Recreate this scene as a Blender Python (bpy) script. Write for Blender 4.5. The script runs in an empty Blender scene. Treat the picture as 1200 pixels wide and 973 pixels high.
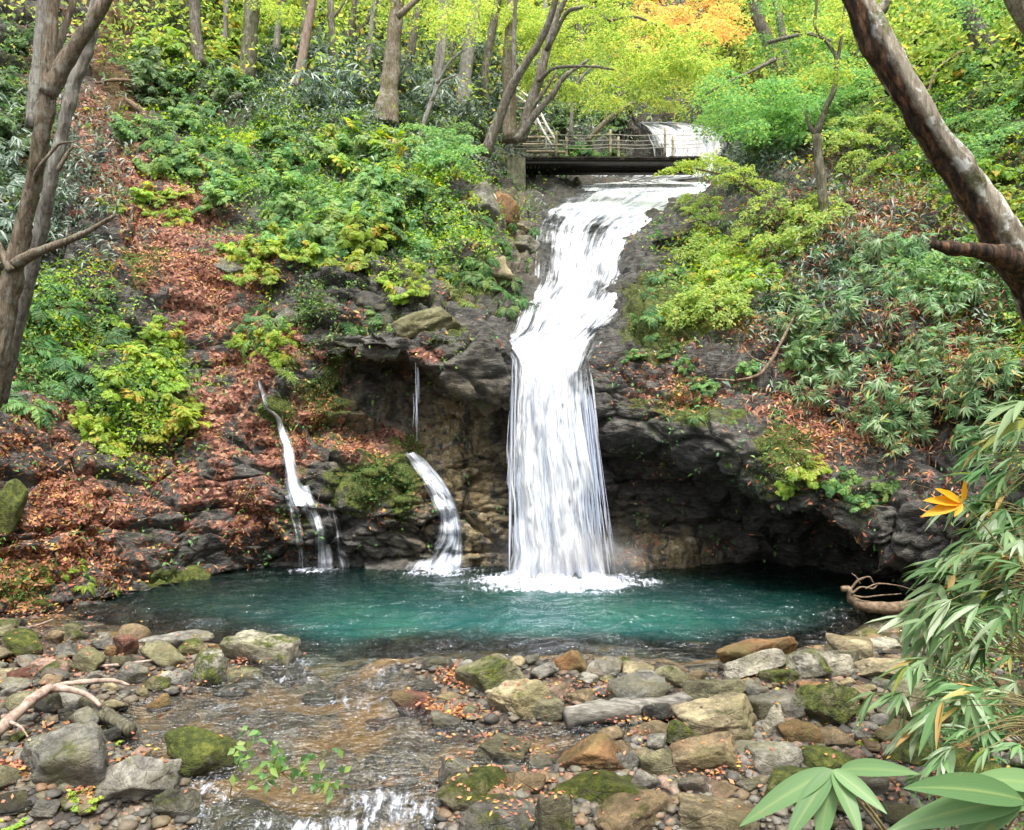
import bpy, bmesh, math, random
import numpy as np
from mathutils import Vector, Matrix, Euler
from mathutils.bvhtree import BVHTree

SC = bpy.context.scene
COL = SC.collection
RNG = np.random.default_rng(20240)
random.seed(77)

# ------------------------------------------------------------------ camera model
F, CX, HY, CH = 930.0, 600.0, 507.0, 2.5       # focal length in photo pixels, centre column, horizon row, eye height

def P(px, py, d):
    """world point seen at photo pixel (px, py) at distance d along the valley"""
    return np.array([(px - CX) / F * d, d, CH + (HY - py) / F * d])

def PZ(px, py, z):
    """world point seen at photo pixel (px, py) that lies at height z"""
    d = F * (CH - z) / (py - HY)
    return np.array([(px - CX) / F * d, d, z])

# ------------------------------------------------------------------ noise (numpy)
def _h(ix, iy, iz, seed):
    n = (ix.astype(np.int64) * 374761393 + iy.astype(np.int64) * 668265263 + iz.astype(np.int64) * 2147483647 + seed * 974634777) & 0xFFFFFFFF
    n = ((n ^ (n >> 13)) * 1274126177) & 0xFFFFFFFF
    n = ((n ^ (n >> 16)) * 2246822519) & 0xFFFFFFFF
    n = n ^ (n >> 15)
    return (n & 0xFFFFFF) / float(0xFFFFFF)

def vnoise(p, seed=0):
    p = np.asarray(p, float)
    i = np.floor(p).astype(np.int64); f = p - i
    u = f * f * f * (f * (f * 6 - 15) + 10)
    r = 0
    for dx in (0, 1):
        wx = u[:, 0] if dx else 1 - u[:, 0]
        for dy in (0, 1):
            wy = u[:, 1] if dy else 1 - u[:, 1]
            for dz in (0, 1):
                wz = u[:, 2] if dz else 1 - u[:, 2]
                r = r + wx * wy * wz * _h(i[:, 0] + dx, i[:, 1] + dy, i[:, 2] + dz, seed)
    return r * 2 - 1

def fbm(p, octs=4, seed=0, gain=0.5):
    r, a, p = 0, 1.0, np.asarray(p, float)
    for o in range(octs):
        r = r + a * vnoise(p * (2.03 ** o) + o * 17.3, seed + o)
        a *= gain
    return r

def cells(p, seed=0):
    """Worley: distance to nearest, gap to the second nearest, random value of the nearest cell"""
    p = np.asarray(p, float)
    i = np.floor(p).astype(np.int64)
    n = len(p)
    f1 = np.full(n, 9.0); f2 = np.full(n, 9.0); cid = np.zeros(n); 
    for dx in (-1, 0, 1):
        for dy in (-1, 0, 1):
            for dz in (-1, 0, 1):
                a, b, c = i[:, 0] + dx, i[:, 1] + dy, i[:, 2] + dz
                q = np.stack([a + _h(a, b, c, seed), b + _h(a, b, c, seed + 1), c + _h(a, b, c, seed + 2)], 1)
                d = np.sqrt(((q - p) ** 2).sum(1))
                closer = d < f1
                f2 = np.where(closer, f1, np.minimum(f2, d))
                cid = np.where(closer, _h(a, b, c, seed + 3), cid)
                f1 = np.where(closer, d, f1)
    return f1, f2 - f1, cid

def smooth(a, b, x):
    t = np.clip((x - a) / (b - a), 0, 1)
    return t * t * (3 - 2 * t)

def pchip(x, y, xs):
    x = np.asarray(x, float); y = np.asarray(y, float); xs = np.clip(xs, x[0], x[-1])
    h = np.diff(x); dl = np.diff(y) / h
    m = np.zeros(len(x))
    for k in range(1, len(x) - 1):
        if dl[k - 1] * dl[k] > 0:
            w1, w2 = 2 * h[k] + h[k - 1], h[k] + 2 * h[k - 1]
            m[k] = (w1 + w2) / (w1 / dl[k - 1] + w2 / dl[k])
    m[0], m[-1] = dl[0], dl[-1]
    k = np.clip(np.searchsorted(x, xs, side='right') - 1, 0, len(x) - 2)
    t = (xs - x[k]) / h[k]
    t2, t3 = t * t, t * t * t
    return (2*t3 - 3*t2 + 1) * y[k] + (t3 - 2*t2 + t) * h[k] * m[k] + (-2*t3 + 3*t2) * y[k+1] + (t3 - t2) * h[k] * m[k+1]

# ------------------------------------------------------------------ mesh and object helpers
def mesh_np(name, verts, faces, attrs=None, smooth_shade=True, uv=None):
    """faces: an (n,k) array or a list of such arrays; attrs: {name: per-vertex float or (n,3) colour}"""
    if not isinstance(faces, (list, tuple)): faces = [faces]
    faces = [np.asarray(f, np.int32) for f in faces if len(f)]
    verts = np.asarray(verts, np.float32)
    m = bpy.data.meshes.new(name)
    m.vertices.add(len(verts)); m.vertices.foreach_set('co', verts.ravel())
    loops = np.concatenate([f.ravel() for f in faces]) if faces else np.zeros(0, np.int32)
    sizes = np.concatenate([np.full(len(f), f.shape[1], np.int32) for f in faces])
    m.loops.add(len(loops)); m.loops.foreach_set('vertex_index', loops)
    m.polygons.add(len(sizes))
    starts = np.concatenate([[0], np.cumsum(sizes)[:-1]]).astype(np.int32)
    m.polygons.foreach_set('loop_start', starts)
    m.polygons.foreach_set('use_smooth', np.full(len(sizes), smooth_shade, bool))
    for k, a in (attrs or {}).items():
        a = np.asarray(a, np.float32)
        if a.ndim == 1:
            m.attributes.new(k, 'FLOAT', 'POINT').data.foreach_set('value', a)
        elif a.shape[1] == 3:
            at = m.attributes.new(k, 'FLOAT_VECTOR', 'POINT'); at.data.foreach_set('vector', a.ravel())
    if uv is not None:
        l = m.uv_layers.new(name='UVMap')
        l.data.foreach_set('uv', np.asarray(uv, np.float32)[loops].ravel())
    m.update(); m.validate()
    return m

def link(name, mesh, mat=None, parent=None, loc=None):
    o = bpy.data.objects.new(name, mesh)
    COL.objects.link(o)
    if mat is not None and mesh is not None and not mesh.materials: mesh.materials.append(mat)
    if parent is not None: o.parent = parent
    if loc is not None: o.location = loc
    return o

def tag(o, label=None, cat=None, group=None, kind=None):
    if label: o['label'] = label
    if cat: o['category'] = cat
    if group: o['group'] = group
    if kind: o['kind'] = kind
    return o

def empty(name, loc=(0, 0, 0)):
    o = bpy.data.objects.new(name, None); COL.objects.link(o); o.location = loc
    o.empty_display_size = 0.1
    return o

def copy_tree(o, parent=None):
    c = o.copy(); COL.objects.link(c); c.parent = parent
    for ch in list(o.children): copy_tree(ch, c)
    return c

ORD = ['', 'second', 'third', 'fourth', 'fifth', 'sixth', 'seventh', 'eighth', 'ninth', 'tenth']
def row_labels(items, text, what='of'):
    """items: [(px, object)]: one label each, told apart by their order across the photo"""
    items = sorted(items, key=lambda t: t[0]); n = len(items)
    if n > 1 and len(text.split()) > 10: print('LONG', text)
    names = {2: 'two', 3: 'three', 4: 'four', 5: 'five', 6: 'six', 7: 'seven', 8: 'eight', 9: 'nine', 10: 'ten'}
    for k, (_, o) in enumerate(items):
        if n == 1: o['label'] = text; continue
        pos = 'leftmost' if k == 0 else 'rightmost' if k == n - 1 else ORD[k] + ' from the left' if k <= n // 2 else ORD[n - 1 - k] + ' from the right'
        full_ = f'{text}, {pos} of {names.get(n, str(n))}'
        o['label'] = full_ if len(full_.split()) <= 16 else f'{text}, {pos}'

# tubes -----------------------------------------------------------------------
def tube(pts, rad, sides=8, seed=0, rough=0.0, cap=True, sub=4, fissure=0.0):
    """a tapering limb along pts; returns verts, quads, along (0..1), around"""
    pts = np.asarray(pts, float); rad = np.asarray(rad, float)
    n = len(pts)
    t = np.arange(n); ts = np.linspace(0, n - 1, (n - 1) * sub + 1)
    c = np.stack([pchip(t, pts[:, k], ts) for k in range(3)], 1) if n > 2 else np.stack([np.interp(ts, t, pts[:, k]) for k in range(3)], 1)
    r = np.interp(ts, t, rad)
    tan = np.gradient(c, axis=0); tan /= np.linalg.norm(tan, axis=1, keepdims=True) + 1e-9
    ref = np.array([1.0, 0.13, 0.07]) if abs(tan[:, 0]).mean() < 0.8 else np.array([0.1, 0.2, 1.0])
    a = np.cross(tan, ref); a /= np.linalg.norm(a, axis=1, keepdims=True) + 1e-9
    b = np.cross(tan, a)
    ang = np.linspace(0, 2 * np.pi, sides, endpoint=False)
    ring = a[:, None, :] * np.cos(ang)[None, :, None] + b[:, None, :] * np.sin(ang)[None, :, None]
    v = c[:, None, :] + ring * r[:, None, None]
    v = v.reshape(-1, 3)
    if rough:
        rr = np.repeat(r, sides)
        nrm = ring.reshape(-1, 3)
        q = v / max(r.mean(), 1e-3)
        v = v + nrm * (rr * rough * (0.7 * fbm(q * 0.5, 3, seed) + 0.4 * fbm(q * np.array([1.6, 1.6, 0.4]), 2, seed + 9)))[:, None]
    if fissure:
        arc = np.concatenate([[0], np.cumsum(np.linalg.norm(np.diff(c, axis=0), axis=1))]) / max(r.mean(), 1e-3)
        A = np.tile(ang, len(c)); Lz = np.repeat(arc, sides)
        qq = np.stack([np.cos(A) * 2.6, np.sin(A) * 2.6, Lz * .22], 1)
        ridge = 1 - np.abs(fbm(qq, 3, seed + 21)) * 1.6
        knob = np.clip(fbm(np.stack([np.cos(A) * .9, np.sin(A) * .9, Lz * .35], 1), 2, seed + 33) - .45, 0, 1)
        v = v + ring.reshape(-1, 3) * (np.repeat(r, sides) * (fissure * (ridge - .6) + .35 * knob))[:, None]
    m = len(c)
    i = np.arange(m - 1)[:, None] * sides; j = np.arange(sides)[None, :]
    f = np.stack([i + j, i + (j + 1) % sides, i + sides + (j + 1) % sides, i + sides + j], -1).reshape(-1, 4)
    if cap:
        v = np.concatenate([v, c[:1], c[-1:]])
        k0, k1 = m * sides, m * sides + 1
        j = np.arange(sides)
        f = [f, np.stack([np.full(sides, k0), (j + 1) % sides, j], 1),
             np.stack([np.full(sides, k1), (m - 1) * sides + j, (m - 1) * sides + (j + 1) % sides], 1)]
    else: f = [f]
    return v, f

class Builder:
    """collects vertices and faces (and one random value per piece) into one mesh"""
    def __init__(s): s.v, s.f, s.a, s.b, s.n = [], {}, [], [], 0
    def add(s, v, faces, var=0.5, u=0.5):
        if not isinstance(faces, (list, tuple)): faces = [faces]
        v = np.asarray(v, float)
        for f in faces:
            f = np.asarray(f)
            if len(f): s.f.setdefault(f.shape[1], []).append(f + s.n)
        s.v.append(v); s.n += len(v)
        s.a.append(np.broadcast_to(np.asarray(var, float), (len(v),))); s.b.append(np.broadcast_to(np.asarray(u, float), (len(v),)))
    def tube(s, pts, rad, **k):
        v, f = tube(pts, rad, **k); s.add(v, f)
    def box(s, c, size, R=None):
        h = np.array(size) / 2
        v = np.array([[x, y, z] for x in (-1, 1) for y in (-1, 1) for z in (-1, 1)], float) * h
        if R is not None: v = v @ np.asarray(R).T
        s.add(v + np.array(c), np.array([[0, 1, 3, 2], [4, 6, 7, 5], [0, 4, 5, 1], [2, 3, 7, 6], [0, 2, 6, 4], [1, 5, 7, 3]]))
    def mesh(s, name, smooth_shade=True, origin=None):
        v = np.concatenate(s.v)
        if origin is not None: v = v - np.asarray(origin)
        return mesh_np(name, v, [np.concatenate(f) for f in s.f.values()], {'var': np.concatenate(s.a), 'lu': np.concatenate(s.b)}, smooth_shade)
    def build(s, name, mat, parent=None, smooth_shade=True, origin=None):
        return link(name, s.mesh(name, smooth_shade, origin), mat, parent)

def unit(v): 
    v = np.asarray(v, float)
    return v / (np.linalg.norm(v, axis=-1, keepdims=True) + 1e-9)

def leaves(B, base, axis, normal, length, width, shape='oval', droop=0.15, var=None, rng=RNG):
    """adds many leaf blades to builder B; every argument is an array over the leaves"""
    base = np.asarray(base, float); n = len(base)
    if n == 0: return
    axis = unit(axis); normal = np.asarray(normal, float)
    side = unit(np.cross(axis, normal)); nn = unit(np.cross(side, axis))
    L = np.broadcast_to(np.asarray(length, float), (n,))[:, None]; W = np.broadcast_to(np.asarray(width, float), (n,))[:, None]
    dz = np.array([0, 0, -1.0])
    if shape == 'oval':
        st = [(0, 0), (0.45, 0.5), (1.0, 0)]
    elif shape == 'blade':
        st = [(0, 0)] + [(t_, 0.5 * math.sin(math.pi * t_ ** .72) ** .85) for t_ in np.linspace(.06, .97, 11)] + [(1.0, 0)]
    elif shape == 'lance':
        st = [(0, 0), (0.22, 0.42), (0.5, 0.5), (0.8, 0.27), (1.0, 0)]
    else:
        st = [(0, 0), (0.3, 0.5), (0.7, 0.4), (1.0, 0)]
    vs, us = [], []
    for t, w in st:
        c = base + axis * (L * t) + dz * (droop * L * t * t)
        if w == 0: vs.append(c); us.append(0.5)
        else:
            e = 0.16 * W * 2 * w
            vs.append(c - side * (W * w) + nn * e); us.append(0.0)
            if shape in ('lance', 'blade'): vs.append(c); us.append(0.5)
            vs.append(c + side * (W * w) + nn * e); us.append(1.0)
    k = len(vs)
    V = np.stack(vs, 1).reshape(-1, 3)
    o = (np.arange(n) * k)[:, None]
    if shape == 'oval':
        fs = [o + np.array([[0, 2, 3, 1]])] if False else [o + np.array([0, 2, 3]), o + np.array([0, 3, 1])]
    elif shape == 'blade':
        fs = [o + np.array([0, 2, 1]), o + np.array([0, 3, 2]), o + np.array([k - 1, k - 4, k - 3]), o + np.array([k - 1, k - 3, k - 2])]
        for a_ in range(1, k - 4, 3): fs += [o + np.array([a_, a_ + 1, a_ + 4, a_ + 3]), o + np.array([a_ + 1, a_ + 2, a_ + 5, a_ + 4])]
    elif shape == 'lance':
        fs = [o + np.array([0, 2, 1]), o + np.array([0, 3, 2]), o + np.array([10, 7, 8]), o + np.array([10, 8, 9]),
              o + np.array([1, 2, 5, 4]), o + np.array([2, 3, 6, 5]), o + np.array([4, 5, 8, 7]), o + np.array([5, 6, 9, 8])]
    else:
        fs = [o + np.array([0, 2, 1]), o + np.array([1, 2, 4, 3]), o + np.array([3, 4, 5])]
    var = rng.random(n) if var is None else np.broadcast_to(var, (n,))
    B.add(V, fs, np.repeat(var, k), np.tile(us, n))
# ------------------------------------------------------------------ materials
class NT:
    def __init__(s, name):
        s.m = bpy.data.materials.new(name); s.m.use_nodes = True
        s.t = s.m.node_tree; s.t.nodes.clear()
        s.out = s.t.nodes.new('ShaderNodeOutputMaterial')
    def n(s, typ, ins=None, **kw):
        nd = s.t.nodes.new('ShaderNode' + typ)
        for k, v in kw.items(): setattr(nd, k, v)
        for k, v in (ins or {}).items(): s.put(nd.inputs[k], v)
        return nd
    def put(s, sock, v):
        if isinstance(v, bpy.types.NodeSocket): s.t.links.new(v, sock)
        elif isinstance(v, bpy.types.Node): s.t.links.new(v.outputs[0], sock)
        else:
            if sock.type == 'RGBA' and hasattr(v, '__len__') and len(v) == 3: v = (*v, 1)
            sock.default_value = v
    def attr(s, name, what='Fac'): return s.n('Attribute', attribute_name=name).outputs[what]
    def pos(s): return s.n('TexCoord').outputs['Object']
    def wpos(s): return s.n('NewGeometry').outputs['Position']
    def noise(s, vec, scale, detail=4, rough=0.55, dist=0.0, out='Fac'):
        return s.n('TexNoise', {'Vector': vec, 'Scale': scale, 'Detail': detail, 'Roughness': rough, 'Distortion': dist}).outputs[out]
    def voro(s, vec, scale, out='Distance', feature='F1', rnd=1.0):
        nd = s.n('TexVoronoi', {'Vector': vec, 'Scale': scale, 'Randomness': rnd}, feature=feature)
        return nd.outputs[out]
    def mapv(s, vec, scale=(1, 1, 1), rot=(0, 0, 0), loc=(0, 0, 0)):
        return s.n('Mapping', {'Vector': vec, 'Scale': scale, 'Rotation': rot, 'Location': loc}).outputs[0]
    def math(s, op, a, b=0.0, c=None, clamp=False):
        nd = s.n('Math', operation=op, use_clamp=clamp)
        s.put(nd.inputs[0], a); s.put(nd.inputs[1], b)
        if c is not None: s.put(nd.inputs[2], c)
        return nd.outputs[0]
    def ss(s, x, a, b):
        return s.n('MapRange', {'Value': x, 'From Min': a, 'From Max': b}, interpolation_type='SMOOTHSTEP').outputs[0]
    def ramp(s, fac, stops, interp='LINEAR'):
        nd = s.n('ValToRGB', {'Fac': fac}); cr = nd.color_ramp; cr.interpolation = interp
        while len(cr.elements) < len(stops): cr.elements.new(0.5)
        for e, (p, c) in zip(cr.elements, stops):
            e.position = p; e.color = (*c, 1) if len(c) == 3 else c
        return nd.outputs[0]
    def mix(s, f, a, b, mode='MIX'):
        nd = s.n('Mix', data_type='RGBA', blend_type=mode)
        s.put(nd.inputs['Factor'], f); s.put(nd.inputs[6], a); s.put(nd.inputs[7], b)
        return nd.outputs[2]
    def bump(s, h, strength=0.5, dist=0.02, normal=None):
        ins = {'Height': h, 'Strength': strength, 'Distance': dist}
        if normal is not None: ins['Normal'] = normal
        return s.n('Bump', ins).outputs[0]
    def princ(s, **ins):
        ren = {'color': 'Base Color', 'rough': 'Roughness', 'normal': 'Normal', 'spec': 'Specular IOR Level', 'metal': 'Metallic'}
        return s.n('BsdfPrincipled', {ren.get(k, k): v for k, v in ins.items()}).outputs[0]
    def done(s, surf):
        s.t.links.new(surf, s.out.inputs['Surface']); return s.m
    def mixsh(s, f, a, b):
        nd = s.n('MixShader'); s.put(nd.inputs[0], f); s.t.links.new(a, nd.inputs[1]); s.t.links.new(b, nd.inputs[2]); return nd.outputs[0]

def rock_colour(t, p):
    """grey layered rock with lichen and iron stains"""
    big = t.noise(p, 1.3, 5, 0.6)
    fine = t.noise(t.mapv(p, (1, 1, 3.0), (0.25, -0.2, 0)), 6, 7, 0.68)
    base = t.ramp(t.math('ADD', t.math('MULTIPLY', fine, 0.7), t.math('MULTIPLY', big, 0.3)),
                  [(0.3, (0.018, 0.017, 0.016)), (0.46, (0.055, 0.052, 0.046)), (0.58, (0.13, 0.122, 0.105)), (0.74, (0.27, 0.255, 0.22))])
    lich = t.ss(t.noise(p, 11, 5, 0.7), 0.6, 0.68)
    base = t.mix(t.math('MULTIPLY', lich, 0.55), base, (0.3, 0.32, 0.25))
    return base, fine

def moss_colour(t, p):
    return t.ramp(t.noise(p, 14, 5, 0.7), [(0.3, (0.014, 0.022, 0.004)), (0.5, (0.07, 0.088, 0.012)), (0.72, (0.20, 0.21, 0.035))])

def m_terrain():
    t = NT('hillside_rock_litter_moss'); p = t.wpos()
    col, fine = rock_colour(t, p)
    n1 = t.noise(p, 2.1, 4, 0.6); n2 = t.noise(p, 9, 3, 0.6)
    nz = t.n('SeparateXYZ', {'Vector': t.n('NewGeometry').outputs['Normal']}).outputs[2]
    # ochre mineral streaks running down the wall
    st = t.noise(t.mapv(p, (3.2, 3.2, 0.35)), 1.6, 4, 0.6)
    oc = t.math('MULTIPLY', t.attr('ochre'), t.ss(st, 0.40, 0.52))
    col = t.mix(oc, col, t.ramp(n2, [(0.35, (0.17, 0.12, 0.05)), (0.55, (0.36, 0.28, 0.14)), (0.7, (0.52, 0.47, 0.36))]))
    # soil
    so = t.ss(t.math('ADD', t.attr('soil'), t.math('MULTIPLY', t.math('SUBTRACT', n1, 0.5), 0.9)), 0.35, 0.6)
    col = t.mix(so, col, t.ramp(n2, [(0.3, (0.05, 0.028, 0.014)), (0.6, (0.15, 0.085, 0.04)), (0.75, (0.24, 0.14, 0.07))]))
    # leaf litter: a mosaic of fallen leaves
    vc = t.n('TexVoronoi', {'Vector': t.mapv(p, (1, 1, 1)), 'Scale': 16.0})
    r = t.n('SeparateXYZ', {'Vector': vc.outputs['Color']}).outputs[0]
    lc = t.ramp(r, [(0.0, (0.06, 0.026, 0.014)), (0.25, (0.15, 0.06, 0.04)), (0.5, (0.27, 0.115, 0.08)), (0.75, (0.38, 0.185, 0.12)), (0.92, (0.5, 0.30, 0.19))], 'CONSTANT')
    lf = t.math('ADD', t.attr('litter'), t.math('MULTIPLY', t.math('SUBTRACT', t.noise(p, 2.2, 6, 0.7), 0.5), 3.2))
    li = t.ss(lf, 0.56, 0.68)
    col = t.mix(li, col, lc)
    # moss
    mo = t.ss(t.math('ADD', t.attr('moss'), t.math('ADD', t.math('MULTIPLY', t.math('SUBTRACT', n1, 0.5), 1.1), t.math('MULTIPLY', nz, 0.12))), 0.42, 0.62)
    col = t.mix(mo, col, moss_colour(t, p))
    # green undergrowth ground
    gr = t.ss(t.math('ADD', t.attr('green'), t.math('MULTIPLY', t.math('SUBTRACT', n1, 0.5), 1.0)), 0.3, 0.6)
    col = t.mix(t.math('MULTIPLY', gr, 0.8), col, t.ramp(n2, [(0.3, (0.02, 0.03, 0.008)), (0.55, (0.06, 0.075, 0.018)), (0.75, (0.12, 0.14, 0.04))]))
    wet = t.attr('wet')
    col = t.mix(t.math('MULTIPLY', wet, 0.55), col, (0.45, 0.43, 0.42), 'MULTIPLY')
    ro = t.n('MapRange', {'Value': wet, 'To Min': 0.85, 'To Max': 0.32}).outputs[0]
    h = t.math('ADD', fine, t.math('MULTIPLY', t.noise(p, 34, 3, 0.6), 0.4))
    bp = t.bump(h, 0.9, 0.09)
    bp = t.bump(vc.outputs['Distance'], t.math('MULTIPLY', li, 0.6), 0.03, bp)
    return t.done(t.princ(color=col, rough=ro, normal=bp, spec=0.35))

def m_rock():
    """loose stones: Object Info colour tints them, its alpha says how mossy they are"""
    t = NT('stone'); p = t.wpos()
    oi = t.n('ObjectInfo')
    rnd = oi.outputs['Random']
    q = t.n('VectorMath', {0: p, 1: t.n('CombineXYZ', {0: t.math('MULTIPLY', rnd, 30), 1: t.math('MULTIPLY', rnd, 17), 2: 0.0}).outputs[0]}, operation='ADD').outputs[0]
    big = t.noise(q, 3.5, 6, 0.65); fine = t.noise(t.mapv(q, (1, 1, 1.5), (0.5, 0.3, 0)), 18, 9, 0.72)
    f = t.math('ADD', t.math('MULTIPLY', big, 0.55), t.math('MULTIPLY', fine, 0.45))
    v = t.ramp(f, [(0.34, (0.14, 0.125, 0.11)), (0.49, (0.75, 0.73, 0.68)), (0.64, (1.8, 1.74, 1.55))])
    col = t.mix(1.0, oi.outputs['Color'], v, 'MULTIPLY')
    rust = t.ss(t.noise(q, 2.3, 4, 0.6), 0.55, 0.72)
    col = t.mix(t.math('MULTIPLY', rust, 0.35), col, (0.22, 0.12, 0.05))
    lich = t.ss(t.noise(q, 21, 5, 0.75), 0.6, 0.66)
    col = t.mix(t.math('MULTIPLY', lich, 0.6), col, (0.36, 0.37, 0.25))
    oli = t.ss(t.noise(q, 1.7, 5, 0.65), 0.45, 0.65)
    col = t.mix(t.math('MULTIPLY', oli, 0.55), col, (0.15, 0.14, 0.05))
    g = t.n('NewGeometry'); nz = t.n('SeparateXYZ', {'Vector': g.outputs['Normal']}).outputs[2]
    mm = t.math('ADD', t.math('MULTIPLY', nz, 0.2), t.math('ADD', t.math('MULTIPLY', t.math('SUBTRACT', t.noise(q, 4, 7, 0.72), 0.5), 2.0), t.math('MULTIPLY', oi.outputs['Alpha'], 0.95)))
    mo = t.ss(mm, 0.55, 0.85)
    col = t.mix(mo, col, moss_colour(t, q))
    # wet dark band near the water
    z = t.n('SeparateXYZ', {'Vector': p}).outputs[2]
    wet = t.math('SUBTRACT', 1.0, t.ss(t.math('ADD', z, t.math('MULTIPLY', big, 0.08)), -0.02, 0.1))
    col = t.mix(t.math('MULTIPLY', wet, 0.6), col, (0.4, 0.38, 0.36), 'MULTIPLY')
    ro = t.n('MapRange', {'Value': wet, 'To Min': 0.72, 'To Max': 0.3}).outputs[0]
    crack = t.ss(t.voro(t.mapv(q, (1, 1, 2.0), (0.4, 0.6, 0.2)), 3.2, 'Distance', 'DISTANCE_TO_EDGE'), 0.0, 0.03)
    h = t.math('ADD', t.math('ADD', t.math('MULTIPLY', big, 1.2), fine), t.math('ADD', t.math('MULTIPLY', crack, 0.15), t.math('MULTIPLY', t.noise(q, 60, 3, 0.6), t.math('ADD', 0.12, t.math('MULTIPLY', mo, 0.5)))))
    return t.done(t.princ(color=col, rough=ro, normal=t.bump(h, 0.9, 0.05), spec=0.4))

def m_gravel():
    t = NT('gravel_and_bed'); p = t.wpos()
    vc = t.n('TexVoronoi', {'Vector': t.mapv(p, (1, 1, 1)), 'Scale': 8.0})
    vd = t.n('TexVoronoi', {'Vector': p, 'Scale': 24.0})
    r = t.n('SeparateXYZ', {'Vector': vc.outputs['Color']}).outputs[0]
    r2 = t.n('SeparateXYZ', {'Vector': vd.outputs['Color']}).outputs[1]
    c1 = t.ramp(r, [(0.0, (0.07, 0.06, 0.05)), (0.3, (0.13, 0.115, 0.09)), (0.55, (0.2, 0.17, 0.13)), (0.75, (0.17, 0.1, 0.06)), (0.9, (0.28, 0.25, 0.21))], 'CONSTANT')
    c2 = t.ramp(r2, [(0.0, (0.05, 0.045, 0.04)), (0.4, (0.16, 0.13, 0.1)), (0.8, (0.25, 0.2, 0.15))], 'CONSTANT')
    col = t.mix(t.ss(t.noise(p, 2.5, 4), 0.42, 0.58), c1, c2)
    br = t.math('MULTIPLY', t.ss(t.noise(p, 1.1, 4, 0.6), 0.44, 0.64), 0.9)
    col = t.mix(t.math('MULTIPLY', br, t.attr('bed')), col, (0.34, 0.19, 0.065))
    col = t.mix(t.math('MULTIPLY', t.ss(t.math('ADD', t.attr('moss'), t.noise(p, 3, 4)), 0.8, 1.1), 0.8), col, moss_colour(t, p))
    land = t.math('SUBTRACT', 1.0, t.attr('bed'))
    col = t.mix(t.math('MULTIPLY', land, 0.9), col, (0.42, 0.38, 0.34), 'MULTIPLY')
    h = t.math('ADD', t.math('MULTIPLY', vc.outputs['Distance'], -1.0), t.math('MULTIPLY', vd.outputs['Distance'], -0.4))
    return t.done(t.princ(color=col, rough=0.7, normal=t.bump(h, 0.8, 0.06), spec=0.35))

def m_water():
    t = NT('pool_water'); p = t.wpos()
    dep = t.attr('wdepth'); foam = t.attr('foam'); rip = t.attr('ripple')
    w1 = t.noise(t.mapv(p, (1.0, 1.8, 1)), 2.6, 4, 0.55, 0.5)
    w2 = t.noise(t.mapv(p, (1.0, 2.4, 1)), 9.0, 3, 0.6, 0.4)
    w3 = t.noise(p, 30.0, 2, 0.5)
    h = t.math('ADD', t.math('ADD', t.math('MULTIPLY', w1, 1.0), t.math('MULTIPLY', w2, 0.42)), t.math('MULTIPLY', w3, 0.05))
    bp = t.bump(h, t.math('MULTIPLY', rip, 1.0), 0.14)
    fres = t.n('Fresnel', {'IOR': t.n('MapRange', {'Value': t.attr('stream'), 'To Min': 1.45, 'To Max': 1.62}).outputs[0], 'Normal': bp}).outputs[0]
    gl = t.n('BsdfGlossy', {'Color': (0.95, 0.97, 1.0), 'Roughness': t.n('MapRange', {'Value': t.attr('stream'), 'To Min': 0.04, 'To Max': 0.16}).outputs[0], 'Normal': bp}).outputs[0]
    # light lost in the deep pool leaves teal; the shallows stay clear
    blue = t.mix(t.ss(t.noise(p, 0.5, 2), 0.4, 0.65), (0.010, 0.10, 0.092), (0.028, 0.155, 0.112))
    body = t.n('BsdfDiffuse', {'Color': blue, 'Normal': bp}).outputs[0]
    clear = t.n('BsdfTransparent', {'Color': (0.88, 0.9, 0.84)}).outputs[0]
    clear2 = t.n('BsdfTransparent', {'Color': (0.42, 0.58, 0.48)}).outputs[0]
    deepmix = t.mixsh(t.math('MULTIPLY', t.attr('teal'), 0.75), clear2, body)
    inside = t.mixsh(t.ss(dep, 0.12, 1.1), clear, deepmix)
    surf = t.mixsh(fres, inside, gl)
    # broken white water
    fl = t.math('ADD', t.math('MULTIPLY', t.noise(t.mapv(p, (9.0, 2.6, 2.2)), 1.4, 6, 0.72, 0.8), 0.6), t.math('MULTIPLY', t.noise(t.mapv(p, (3.0, 1.4, 1)), 6.0, 4, 0.7, 0.6), 0.4))
    fm = t.ss(t.math('ADD', t.math('MULTIPLY', foam, 1.0), t.math('MULTIPLY', t.math('SUBTRACT', fl, 0.5), 3.6)), 0.45, 1.25)
    white = t.n('BsdfDiffuse', {'Color': (0.62, 0.66, 0.74), 'Normal': bp}).outputs[0]
    return t.done(t.mixsh(t.math('MULTIPLY', fm, t.ss(foam, 0.0, 0.15)), surf, white))

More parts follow.
